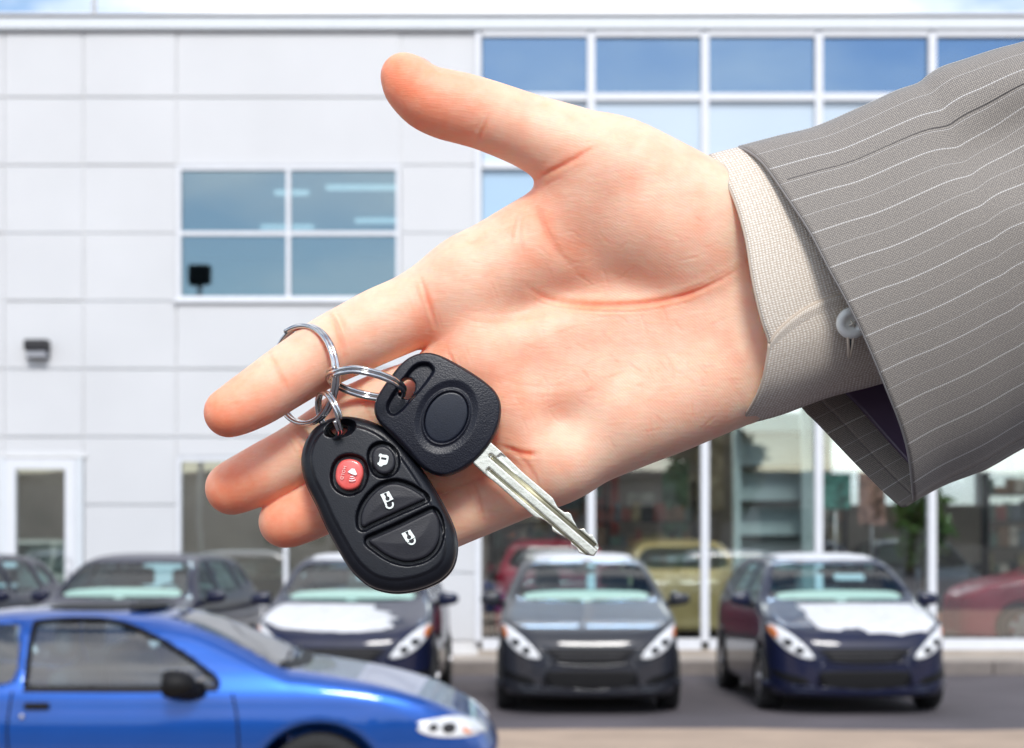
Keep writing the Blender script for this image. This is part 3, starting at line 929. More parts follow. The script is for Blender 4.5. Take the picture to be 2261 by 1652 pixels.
hatchback('parked_car', (-4.30, D1 + 0.9, 0), math.radians(-6), 'dark navy hatchback with a bare roof behind the blue coupe', NAVY, grp, None, False)
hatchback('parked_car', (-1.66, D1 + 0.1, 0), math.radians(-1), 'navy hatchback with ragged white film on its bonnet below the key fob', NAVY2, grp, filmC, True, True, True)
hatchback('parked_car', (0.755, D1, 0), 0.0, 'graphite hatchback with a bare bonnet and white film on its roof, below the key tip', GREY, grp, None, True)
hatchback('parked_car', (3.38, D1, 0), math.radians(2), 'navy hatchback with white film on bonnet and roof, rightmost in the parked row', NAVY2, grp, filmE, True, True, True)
# inside the showroom
MAROON = paint('maroon_paint', (0.36, 0.015, 0.05))
YELLOW = paint('yellow_paint', (0.50, 0.39, 0.17))
hatchback('display_car', (6.15, FD + 2.0, 0.16), math.radians(-90), 'maroon hatchback parked inside the showroom at the right', MAROON, None, None, False, False)
hatchback('display_car', (2.45, FD + 6.3, 0.16), math.radians(180), 'pale yellow hatchback inside the showroom behind the graphite car', YELLOW, None, None, False, False)
hatchback('display_car', (4.30, FD + 7.0, 0.16), math.radians(180), 'dark blue hatchback inside the showroom behind the display tower', NAVY, None, None, False, False)
hatchback('display_car', (6.6, FD + 4.35, 0.16), math.radians(0), 'graphite hatchback deep inside the showroom behind the plant', GREY, None, None, False, False)
hatchback('display_car', (0.60, FD + 6.2, 0.16), math.radians(180), 'dark red hatchback inside the showroom behind the left mirror of the graphite car', MAROON, None, None, False, False)
hatchback('display_car', (-3.9, FD + 1.6, 0.16), math.radians(85), 'pale green grey hatchback inside the ground floor window above the dark parked cars', paint('sage_paint', (0.30, 0.35, 0.32)), None, None, False, False)

# --- the blue coupe -----------------------------------------------
side_c = [(0.04, .22), (0.0, .36), (.0, .50), (.06, .58), (.20, .69), (.42, .80), (.75, .895), (1.12, .96), (1.22, .98), (1.50, 1.12), (1.90, 1.275), (2.35, 1.335), (2.75, 1.32),
          (3.2, 1.24), (3.7, 1.06), (4.1, .98), (4.42, .93), (4.48, .75), (4.46, .40), (4.35, .24), (3.0, .18), (1.2, .18), (.2, .19)]
front_c = [(0, .16), (.60, .17), (.80, .22), (.85, .34), (.868, .52), (.862, .66), (.84, .76), (.815, .85), (.70, 1.05), (.60, 1.20), (.48, 1.28), (.25, 1.32), (0, 1.335)]
plan_c = [(0, 0), (.35, .02), (.60, .11), (.76, .30), (.83, .60), (.865, 1.1), (.868, 3.2), (.83, 4.0), (.70, 4.35), (.4, 4.46), (0, 4.48)]
win_c = [(-.66, .965), (-.35, .945), (0, .94), (.35, .945), (.66, .965), (.62, 1.06), (.50, 1.225), (.25, 1.25), (0, 1.255), (-.25, 1.25), (-.50, 1.225), (-.62, 1.06)]
sw_c = [[(1.60, .885), (1.90, .875), (2.40, .875), (2.62, .88), (2.64, .95), (2.64, 1.18), (2.60, 1.225), (2.30, 1.235), (2.08, 1.19), (1.80, 1.05)],
        [(2.74, .90), (3.10, .92), (3.42, .97), (3.30, 1.07), (3.05, 1.17), (2.80, 1.215), (2.74, 1.17)]]
cab_c = [(1.25, .45), (3.6, .45), (3.6, 1.3), (1.25, 1.3)]
COUPE = shape_car(side_c, front_c, plan_c, 0.868, 4.48, 1.335, win_c, sw_c, cab_c, (1.02, 3.60), 0.31)
BLUE = material('bright_blue_paint', (0.004, 0.076, 0.37), 0.33, metal=0.65, coat=1.0, var=0.05, vscale=3)
cp = empty('blue_coupe', (-0.05, 11.35, 0), math.radians(90))       # local +y runs to the left of the picture
tag(cp, 'bright blue two door coupe passing side-on in the lower left foreground', 'car')
S = COUPE
mesh_np('body', *S.body, BLUE, cp)
patch('windscreen', S.full, 1, 1, grow(win_c, 0.012), -0.012, M['coupe_glass'], cp, skirt=False)
for wp in sw_c:
    for s in (-1, 1): patch('side_window', S.full, 0, -s, grow(wp, 0.012), -0.012, M['coupe_glass'], cp, p0=s * 0.9, skirt=False)
for y in S.wheels:
    for s in (-1, 1): wheel(cp, s * 0.76, y, S.wr, s)
hlc = [(.45, .60), (.60, .615), (.74, .63), (.80, .68), (.72, .71), (.55, .68), (.46, .655)]
for q in (1, -1):
    patch('headlight', S.full, 1, 1, hlc if q > 0 else mx(hlc), 0.010, M['lamp_glass'], cp)
    # the lens wraps round the wing
    hw_ = patch('headlight_wrap', S.full, 0, -q, [(.12, .60), (.25, .59), (.38, .60), (.46, .625), (.47, .655), (.40, .695), (.27, .70), (.14, .655)], 0.008, M['lamp_glass'], cp, p0=q * 0.9)
    for (yy, zz, rr, m_) in ((.30, .645, .030, M['dark_grey']), (.385, .65, .020, M['dark_grey']), (.19, .632, .026, M['amber'])):
        patch('reflector', S.full, 0, -q, [(yy + rr * 1.3 * math.cos(t), zz + rr * math.sin(t)) for t in np.linspace(0, 2 * math.pi, 12, endpoint=False)], 0.0115, m_, hw_, p0=q * 0.9, rings=3)
patch('air_intake', S.full, 1, 1, [(-.40, .36), (0, .37), (.40, .36), (.36, .26), (0, .25), (-.36, .26)], 0.006, M['dark'], cp)
SIDE = -1                                   # the flank that faces the camera
def flank(yy, zz, off=0.004):
    return float(ray_surface(*S.full, 0, 1, np.array([yy]), np.array([zz]), -0.92)[0]) - off
for pts in ([(1.50, .84), (1.47, .70), (1.46, .45), (1.50, .26)], [(2.72, .85), (2.74, .60), (2.70, .30)]):
    pp = crom(pts, 6)
    tube('door_gap', [(flank(a, b, 0.0), a, b) for a, b in pp], 0.006, M['dark'], cp, n=6)
pp = crom([(1.58, .865), (2.0, .857), (2.66, .860)], 8)
tube('window_trim', [(flank(a, b, 0.004), a, b) for a, b in pp], 0.012, M['dark_grey'], cp, n=6)
ring_ = grow(np.array(sw_c[0]), 0.02)
tube('window_trim', [(flank(a, b, 0.002), a, b) for a, b in crom(ring_, 5, True)], 0.014, M['dark'], cp, n=6, closed=True)
hd = box('door_handle', flank(2.58, .77) - 0.022, flank(2.58, .77) + 0.02, 2.51, 2.65, .752, .792, M['dark'], cp, 0.012, 2)
bm = bmesh.new(); bmesh.ops.create_uvsphere(bm, u_segments=12, v_segments=8, radius=0.016)
bmesh.ops.translate(bm, vec=(flank(2.66, .715), 2.66, .715), verts=bm.verts); bm_obj('keyhole', bm, M['alloy'], cp, True)
for s in (-1, 1):
    bm = bmesh.new(); bmesh.ops.create_uvsphere(bm, u_segments=20, v_segments=14, radius=1.0)
    for v in bm.verts:
        v.co = Vector((v.co.x * 0.085, v.co.y * 0.125, v.co.z * 0.078))
        if v.co.y > 0.06: v.co.y = 0.06
    bmesh.ops.translate(bm, vec=(s * 0.93, 1.80, .90), verts=bm.verts)
    m_ = bm_obj('mirror', bm, M['dark'], cp, True)
    tube('mirror_arm', [(s * 0.90, 1.76, .86), (s * 0.80, 1.68, .86)], [0.05, 0.05], M['dark'], m_)
pt = [(-.34, 1.98), (0, 1.94), (.34, 1.98), (.34, 2.02), (0, 1.99), (-.34, 2.02)]
patch('sunroof_deflector', S.full, 2, -1, [(-.36, 2.02), (0, 1.99), (.36, 2.02), (.38, 2.16), (0, 2.15), (-.38, 2.16)], 0.03, M['dark'], cp)
patch('sunroof', S.full, 2, -1, [(-.38, 2.18), (0, 2.17), (.38, 2.18), (.38, 2.6), (0, 2.62), (-.38, 2.6)], 0.004, M['dark'], cp)
patch('cowl', S.full, 2, -1, [(-.60, 1.20), (0, 1.15), (.60, 1.20), (.64, 1.26), (0, 1.22), (-.64, 1.26)], 0.006, M['dark'], cp)
for s in (-0.35, 0.15):
    tube('wiper', [(s, 1.24, 1.015), (s + 0.35, 1.27, 1.03)], 0.009, M['dark'], cp, n=6)
box('dashboard', -.60, .60, 1.32, 1.75, .62, .90, M['seat'], cp, 0.05, 2)
seats(cp, (2.30, 3.05), 0.36, M['seat'])
tube('steering_wheel', [(.36 + .18 * math.cos(t), 1.80 + .06 * math.sin(t), .86 + .18 * math.sin(t)) for t in np.linspace(0, 2 * math.pi, 24, endpoint=False)], 0.015, M['dark'], cp, n=6, closed=True)

# driver: head, neck, shoulders, arms as one body; sits on the far seat
def driver(loc):
    o, ax = grid((-0.30, -0.55, 0.0), (0.30, 0.30, 0.92), 0.012)
    D = np.full([len(a) for a in ax], 0.5, np.float32)
    B_ = [((0, .05, .12), (0, .12, .46), .15, .165), ((-.15, .12, .48), (.15, .12, .48), .075, .075), ((0, .10, .50), (0, .07, .64), .062, .055),
          ((-.20, .12, .47), (-.25, -.10, .28), .055, .045), ((.20, .12, .47), (.25, -.10, .28), .055, .045),
          ((-.25, -.10, .28), (-.14, -.36, .36), .045, .034), ((.25, -.10, .28), (.14, -.36, .36), .045, .034),
          ((0, .055, .73), (0, .03, .70), .092, .080), ((0, .0, .69), (0, -.01, .655), .062, .05), ((0, -.075, .70), (0, -.085, .69), .018, .016),
          ((-.09, .05, .70), (.09, .05, .70), .02, .02), ((-.1, .05, .1), (-.12, -.38, .16), .09, .07), ((.1, .05, .1), (.12, -.38, .16), .09, .07)]
    for a, b, ra, rb in B_: cap_into(D, ax, a, b, ra, rb, 0.05)
    v, q = surface_nets(D, o, 0.012, 2)
    r = mesh_np('person', v, q, None)
    me = r.data
    me.materials.append(material('driver_skin', (0.50, 0.27, 0.19), 0.5)); me.materials.append(material('driver_shirt', (0.10, 0.12, 0.16), 0.85))
    ctr = np.array([p.center[2] for p in me.polygons]); cy = np.array([p.center[1] for p in me.polygons])
    mi = np.where((ctr > 0.56) | ((cy < -0.28) & (ctr > 0.28)), 0, 1)
    me.polygons.foreach_set('material_index', mi.astype(np.int32))
    r.location = loc; r.rotation_euler = (0, 0, math.radians(90))
    D2 = np.full([len(a) for a in ax], 0.5, np.float32)
    cap_into(D2, ax, (0, .075, .75), (0, .085, .70), .098, .09, 0.05)
    zz = ax[2][None, None, :]; yy = ax[1][None, :, None]
    D2 = np.maximum(D2, -(zz - 0.68) * 0.7 - (yy - 0.06) * 0.9)
    v, q = surface_nets(D2.astype(np.float32), o, 0.012, 1)
    mesh_np('hair', v, q, material('driver_hair', (0.015, 0.011, 0.009), 0.7), r)
    tag(r, 'dark haired driver seated at the wheel inside the blue coupe', 'person')
driver((-0.05 - 2.17, 11.35 + 0.36, 0.46))
# ================================================================== the hand (right hand, palm to the viewer, held 0.58 m away)
HD = 0.58
K = HD / F                                  # metres per print pixel at that distance
def HP(u, v, w):                            # control point: w = print pixels nearer than the palm plane
    return P(u, v, HD - w * K)
def ctl(c):
    """(u,v,w,r) rows -> world points and radii, with the smooth curve through them"""
    c = np.asarray(c, float)
    out = []
    for u, v, w, r in c:
        p = HP(u, v, w)
        out.append((p.x, p.y, p.z, r * p.y / F))
    return np.array(out)
def chain(D, ax, c, n, m):
    s = crom(ctl(c), n)
    for i in range(len(s) - 1):
        cap_into(D, ax, s[i, :3], s[i + 1, :3], s[i, 3], s[i + 1, 3], m)

IDX = [(505, 911, 158, 55), (518, 905, 155, 58), (540, 893, 148, 62), (575, 872, 134, 66), (625, 838, 112, 69), (677, 804, 88, 72), (730, 772, 62, 76), (785, 745, 40, 79), (842, 717, 22, 82), (905, 690, 8, 83), (963, 662, 0, 88), (1045, 622, 0, 92)]
MID = [(512, 1078, 0, 59), (530, 1070, 2, 62), (560, 1056, 3, 65), (592, 1040, 3, 67), (654, 1004, -2, 66), (720, 962, -6, 68), (783, 922, -8, 71), (866, 887, -8, 73), (930, 866, -6, 75), (990, 838, -5, 82), (1070, 795, -5, 88)]
RNG = [(629, 1152, -14, 58), (645, 1146, -12, 61), (690, 1127, -12, 63), (760, 1092, -16, 65), (850, 1044, -20, 68), (962, 1014, -24, 84), (1062, 968, -16, 90), (1110, 895, -8, 80)]
PNK = [(852, 1210, -18, 48), (870, 1204, -16, 52), (910, 1187, -15, 56), (955, 1168, -16, 60), (1000, 1145, -20, 63), (1088, 1104, -18, 67), (1190, 1056, -10, 72), (1240, 1022, -6, 80)]
THM = [(892, 169, 92, 52), (900, 178, 92, 58), (912, 192, 91, 64), (945, 217, 88, 71), (985, 231, 85, 76), (1022, 240, 82, 77), (1080, 257, 78, 77), (1168, 290, 70, 81), (1228, 316, 66, 90), (1290, 347, 58, 103), (1360, 378, 52, 119), (1450, 427, 42, 124), (1560, 490, 24, 130), (1680, 545, 0, 135)]
METAS = [[(1045, 622, 0, 92), (1180, 575, -10, 98), (1330, 560, -16, 108), (1600, 575, -16, 130), (1830, 560, -10, 150)],
         [(1070, 792, -5, 88), (1350, 722, -14, 98), (1650, 655, -6, 130)],
         [(1110, 892, -8, 84), (1380, 830, -10, 98), (1660, 745, -4, 128)],
         [(1230, 1022, -6, 80), (1300, 988, -4, 85), (1400, 940, 0, 92), (1480, 905, 4, 95), (1560, 866, 4, 98), (1680, 800, 0, 118), (1860, 680, -10, 130)],
         [(1045, 622, 0, 92), (1178, 543, -8, 104), (1300, 475, 6, 108)]]
MOUNDS = [((1300, 440, 34, 106), (1490, 515, 30, 118)), ((1430, 500, 40, 116), (1530, 560, 28, 114)),
          ((1390, 905, 12, 92), (1540, 850, 10, 104)), ((1170, 985, 4, 74), (1060, 800, 4, 84)), ((1060, 800, 4, 84), (1020, 660, 4, 86))]

def build_hand():
    h = 0.00052
    lo = HP(425, 1290, -215); hi = HP(1900, 80, 245)
    o, ax = grid((min(lo.x, HP(425, 0, 0).x) - .002, HP(0, 0, 245).y, lo.z - .004), (HP(1900, 0, 0).x, HP(0, 0, -215).y, hi.z + .004), h)
    shp = [len(a) for a in ax]
    big = 0.02
    palm = np.full(shp, big, np.float32)
    MG = 0.008
    for c in METAS:
        t = np.full(shp, big, np.float32); chain(t, ax, c, 5, MG); palm = smin(palm, t, 0.007).astype(np.float32)
    t = np.full(shp, big, np.float32); chain(t, ax, THM, 4, MG); palm = smin(palm, t, 0.0042).astype(np.float32)
    for a, b in MOUNDS:
        t = np.full(shp, big, np.float32); q = ctl([a, b])
        cap_into(t, ax, q[0, :3], q[1, :3], q[0, 3], q[1, 3], MG); palm = smin(palm, t, 0.006).astype(np.float32)
    del t
    fing = np.full(shp, big, np.float32)
    for c in (IDX, MID, RNG, PNK):
        t = np.full(shp, big, np.float32); chain(t, ax, c, 4, MG)
        fing = smin(fing, t, 0.0007).astype(np.float32)
    palm = smin(palm, fing, 0.0055).astype(np.float32)
    v, q = surface_nets(palm, o, h, 3)
    return v, q

hv, hq = build_hand()

def crease_field(v, nrm):
    """inward displacement along the skin creases, and the flush (blood colour) of fingertips and folds"""
    disp = np.zeros(len(v)); flush = np.zeros(len(v))
    # creases as polylines on the palm side: (points, depth mm, half width mm)
    cr_ = [
        ([(1150, 622), (1200, 652), (1280, 668), (1370, 673), (1450, 668), (1530, 650), (1590, 622), (1650, 585)], 0.75, 1.2),      # thenar crease
        ([(1172, 425), (1185, 470), (1203, 520), (1235, 565), (1280, 605)], 0.55, 2.6),                                              # thumb hollow
        ([(1145, 470), (1132, 505), (1128, 545)], 0.32, 0.9), ([(1165, 440), (1150, 490), (1150, 540), (1160, 580)], 0.22, 0.9),
        ([(1172, 402), (1200, 392), (1235, 380), (1275, 362), (1310, 345)], 0.55, 1.2),                                             # thumb base
        ([(1048, 325), (1062, 310), (1074, 285), (1080, 262)], 0.55, 0.9), ([(1035, 318), (1050, 298), (1060, 280)], 0.3, 0.7),     # thumb joint
        ([(925, 605), (938, 640), (955, 690), (968, 735)], 0.55, 0.9), ([(912, 612), (925, 650), (940, 690)], 0.25, 0.7),           # index base
        ([(725, 690), (742, 715), (758, 760), (770, 815)], 0.5, 0.8), ([(740, 682), (758, 712), (775, 755)], 0.28, 0.7),            # index middle joint
        ([(592, 775), (612, 800), (640, 850), (652, 885)], 0.38, 0.8),                                                              # index end joint
        ([(640, 950), (655, 975), (672, 1010), (690, 1050)], 0.4, 0.8), ([(790, 850), (800, 880), (822, 940)], 0.4, 0.8),           # middle finger
        ([(985, 770), (1000, 800), (1020, 850)], 0.4, 0.9),
        ([(1040, 1065), (1055, 1100), (1068, 1160)], 0.35, 0.8), ([(1130, 1000), (1150, 1010), (1175, 1045), (1190, 1100)], 0.35, 1.0),   # little finger
        ([(1110, 985), (1150, 1000), (1190, 1003)], 0.8, 1.1),
        ([(1010, 700), (1080, 715), (1160, 700), (1240, 690)], 0.22, 1.2),                                                          # head line
        ([(1090, 830), (1150, 850), (1240, 850), (1330, 820)], 0.16, 1.2),                                                          # heart line
        ([(1640, 560), (1655, 600), (1668, 650)], 0.4, 1.3)]
    # each crease has fainter companions beside it, and the joints carry fine cross lines
    r_ = np.random.default_rng(11)
    more = []
    for pts, dep, wid in cr_:
        p = np.array(pts, float)
        t_ = p[-1] - p[0]; n_ = np.array([-t_[1], t_[0]]) / np.linalg.norm(t_)
        for k in range(4):
            a, b = sorted(r_.random(2)); b = min(b + 0.35, 1)
            c_ = crom(p, 6); i0, i1 = int(a * (len(c_) - 1)), int(b * (len(c_) - 1))
            if i1 - i0 < 3: continue
            seg = c_[i0:i1 + 1:2] + n_ * r_.normal() * 13 + r_.normal(size=2) * 2
            more.append(([tuple(q) for q in seg], dep * (0.18 + 0.30 * r_.random()), 0.55))
    for k in range(120):                                   # short random lines over the palm
        u, w_ = r_.uniform(1000, 1560), r_.uniform(480, 960)
        an = r_.choice([0.5, -0.5, 1.2]) + r_.normal() * 0.25; ln = r_.uniform(18, 60)
        d_ = np.array([math.cos(an), math.sin(an)]) * ln
        more.append(([(u, w_), tuple(np.array([u, w_]) + d_ * .5 + r_.normal(size=2) * 3), (u + d_[0], w_ + d_[1])], r_.uniform(0.07, 0.20), 0.5))
    cr_ = cr_ + more
    front = nrm[:, 1] < -0.15
    for pts, dep, wid in cr_:
        c = np.array([tuple(HP(a, b, 85)) for a, b in pts]); c = crom(c[:, [0, 2]], 4)
        lo_, hi_ = c.min(0) - .006, c.max(0) + .006
        m = front & (v[:, 0] > lo_[0]) & (v[:, 0] < hi_[0]) & (v[:, 2] > lo_[1]) & (v[:, 2] < hi_[1])
        i = np.where(m)[0]
        if len(i) == 0: continue
        d = np.full(len(i), 1.0); tt = np.zeros(len(i))
        for k in range(len(c) - 1):
            dk = seg_dist(v[i, 0], v[i, 2], c[k], c[k + 1])
            b = dk < d; d[b] = dk[b]; tt[b] = (k + 0.5) / (len(c) - 1)
        fade = np.clip(np.minimum(tt, 1 - tt) * 3.2, 0.05, 1)
        s = wid / 1000 * 0.55
        g = np.exp(-(d / s) ** 2) - 0.30 * np.exp(-((d - 2.6 * s) / (1.6 * s)) ** 2)
        disp[i] += g * dep * 0.66 / 1000 * fade
        flush[i] = np.maximum(flush[i], np.exp(-(d / (s * 3.5)) ** 2) * min(dep * 1.0, 0.8) * fade)
    # blood in the fingertips and between the fingers
    for (u, w_, rad, a) in [(505, 930, 105, .8), (505, 1100, 100, .8), (620, 1175, 100, .8), (880, 195, 95, .85), (930, 255, 120, .75), (1010, 290, 90, .5), (950, 1130, 60, .5), (560, 930, 100, .45),
                            (960, 745, 60, .6), (1190, 430, 70, .45), (1090, 1010, 90, .6), (1240, 560, 100, .35), (1150, 1080, 90, .2), (700, 850, 110, .25), (1050, 300, 70, .35),
                            (1330, 590, 110, .22), (1480, 630, 120, .18), (1100, 860, 120, .4)]:
        c = HP(u, w_, 40)
        d2 = (v[:, 0] - c.x) ** 2 + (v[:, 2] - c.z) ** 2
        flush = np.maximum(flush, a * np.exp(-d2 / (rad * K) ** 2))
    return disp, flush

# vertex normals from the quads
def vnormals(v, q):
    n = np.cross(v[q[:, 2]] - v[q[:, 0]], v[q[:, 3]] - v[q[:, 1]])
    out = np.zeros_like(v)
    for k in range(4): np.add.at(out, q[:, k], n)
    return out / np.maximum(np.linalg.norm(out, axis=1), 1e-12)[:, None]
nrm = vnormals(hv, hq)
disp, flush = crease_field(hv, nrm)
hv = hv - nrm * disp[:, None]

def skin_material():
    m = bpy.data.materials.new('skin')
    m.use_nodes = True
    nt = m.node_tree; L = nt.links
    b = nt.nodes['Principled BSDF']
    tcd = nd(nt, 'ShaderNodeTexCoord')
    at = nd(nt, 'ShaderNodeAttribute'); at.attribute_name = 'flush'
    n1 = nd(nt, 'ShaderNodeTexNoise'); n1.inputs['Scale'].default_value = 120; n1.inputs['Detail'].default_value = 5; n1.inputs['Roughness'].default_value = 0.6
    L.new(tcd.outputs['Object'], n1.inputs['Vector'])
    mr = nd(nt, 'ShaderNodeMapRange'); mr.inputs['From Min'].default_value = 0.38; mr.inputs['From Max'].default_value = 0.68
    mr.inputs['To Min'].default_value = 0.0; mr.inputs['To Max'].default_value = 0.34
    L.new(n1.outputs['Fac'], mr.inputs['Value'])
    ad = nd(nt, 'ShaderNodeMath', operation='ADD', use_clamp=True)
    L.new(at.outputs['Fac'], ad.inputs[0]); L.new(mr.outputs['Result'], ad.inputs[1])
    rp = nd(nt, 'ShaderNodeValToRGB')
    rp.color_ramp.elements[0].color = SKIN_A + (1,)
    rp.color_ramp.elements[1].color = SKIN_B + (1,)
    L.new(ad.outputs['Value'], rp.inputs['Fac'])
    L.new(rp.outputs['Color'], b.inputs['Base Color'])
    b.inputs['Subsurface Weight'].default_value = 0.9
    b.inputs['Subsurface Radius'].default_value = (1.0, 0.35, 0.2)
    b.inputs['Subsurface Scale'].default_value = 0.0065
    b.inputs['Specular IOR Level'].default_value = 0.35
    n4 = nd(nt, 'ShaderNodeTexNoise'); n4.inputs['Scale'].default_value = 260; n4.inputs['Detail'].default_value = 4
    L.new(tcd.outputs['Object'], n4.inputs['Vector'])
    m4 = nd(nt, 'ShaderNodeMapRange'); m4.inputs['To Min'].default_value = 0.42; m4.inputs['To Max'].default_value = 0.62
    L.new(n4.outputs['Fac'], m4.inputs['Value']); L.new(m4.outputs['Result'], b.inputs['Roughness'])
    # friction ridges: fine bent waves; and shallow crinkles
    wv = nd(nt, 'ShaderNodeTexWave', wave_type='RINGS', rings_direction='SPHERICAL')
    wv.inputs['Scale'].default_value = 420; wv.inputs['Distortion'].default_value = 14; wv.inputs['Detail'].default_value = 1; wv.inputs['Detail Scale'].default_value = 0.25
    mpp = nd(nt, 'ShaderNodeMapping'); mpp.inputs['Scale'].default_value = (1, 1, 1)
    mpp.inputs['Location'].default_value = (0.03, -0.57, -1.66)
    L.new(tcd.outputs['Object'], mpp.inputs['Vector']); L.new(mpp.outputs['Vector'], wv.inputs['Vector'])
    n2 = nd(nt, 'ShaderNodeTexNoise'); n2.inputs['Scale'].default_value = 620; n2.inputs['Detail'].default_value = 3
    mp2 = nd(nt, 'ShaderNodeMapping'); mp2.inputs['Rotation'].default_value = (0, 0.5, 0); mp2.inputs['Scale'].default_value = (0.45, 1, 1.5)
    L.new(tcd.outputs['Object'], mp2.inputs['Vector']); L.new(mp2.outputs['Vector'], n2.inputs['Vector'])
    vo = nd(nt, 'ShaderNodeTexVoronoi', feature='DISTANCE_TO_EDGE'); vo.inputs['Scale'].default_value = 330
    L.new(mp2.outputs['Vector'], vo.inputs['Vector'])
    b1 = nd(nt, 'ShaderNodeBump'); b1.inputs['Strength'].default_value = 0.05; b1.inputs['Distance'].default_value = 0.0006
    L.new(wv.outputs['Fac'], b1.inputs['Height'])
    b2 = nd(nt, 'ShaderNodeBump'); b2.inputs['Strength'].default_value = 0.15; b2.inputs['Distance'].default_value = 0.0009
    L.new(n2.outputs['Fac'], b2.inputs['Height']); L.new(b1.outputs['Normal'], b2.inputs['Normal'])
    b3 = nd(nt, 'ShaderNodeBump'); b3.inputs['Strength'].default_value = 0.09; b3.inputs['Distance'].default_value = 0.0008
    L.new(vo.outputs['Distance'], b3.inputs['Height']); L.new(b2.outputs['Normal'], b3.inputs['Normal'])
    L.new(b3.outputs['Normal'], b.inputs['Normal'])
    return m
SKIN_A, SKIN_B = (0.905, 0.605, 0.445), (0.92, 0.31, 0.17)
M['skin'] = skin_material()
hand = mesh_np('person', hv, hq, M['skin'])
fa = hand.data.attributes.new('flush', 'FLOAT', 'POINT')
fl_ = flush
if len(hand.data.vertices) == len(fl_): fa.data.foreach_set('value', fl_.astype(np.float32))
tag(hand, 'open hand of a person in a grey pinstripe suit, key ring on the index finger', 'person')

# thumbnail, seen almost edge-on along the top of the thumb
def nail():
    a, b = HP(902, 121, 66), HP(970, 151, 60)
    V, Fc = [], []
    n1, n2 = 10, 7
    ax_ = (b - a); e = ax_.normalized(); up = Vector((0.38, 0.22, 0.85)); up = (up - e * up.dot(e)).normalized(); sd = e.cross(up)
    for i in range(n1):
        t = i / (n1 - 1)
        c = a + ax_ * t + up * (0.0012 * math.sin(math.pi * min(t * 1.1, 1)) - 0.0009)
        for j in range(n2):
            s = (j / (n2 - 1) - 0.5) * 2
            wd = 0.0062 * (1 - 0.25 * (1 - min(t * 3, 1)))
            V.append(c + sd * (s * wd) - up * (abs(s) ** 2 * 0.0026))
    for i in range(n1 - 1):
        for j in range(n2 - 1):
            Fc.append((i * n2 + j, i * n2 + j + 1, (i + 1) * n2 + j + 1, (i + 1) * n2 + j))
    o_ = mesh_np('thumbnail', V, Fc, material('nail', (0.72, 0.45, 0.38), 0.3, coat=0.3), hand)
    md = o_.modifiers.new('solid', 'SOLIDIFY'); md.thickness = 0.0006
nail()

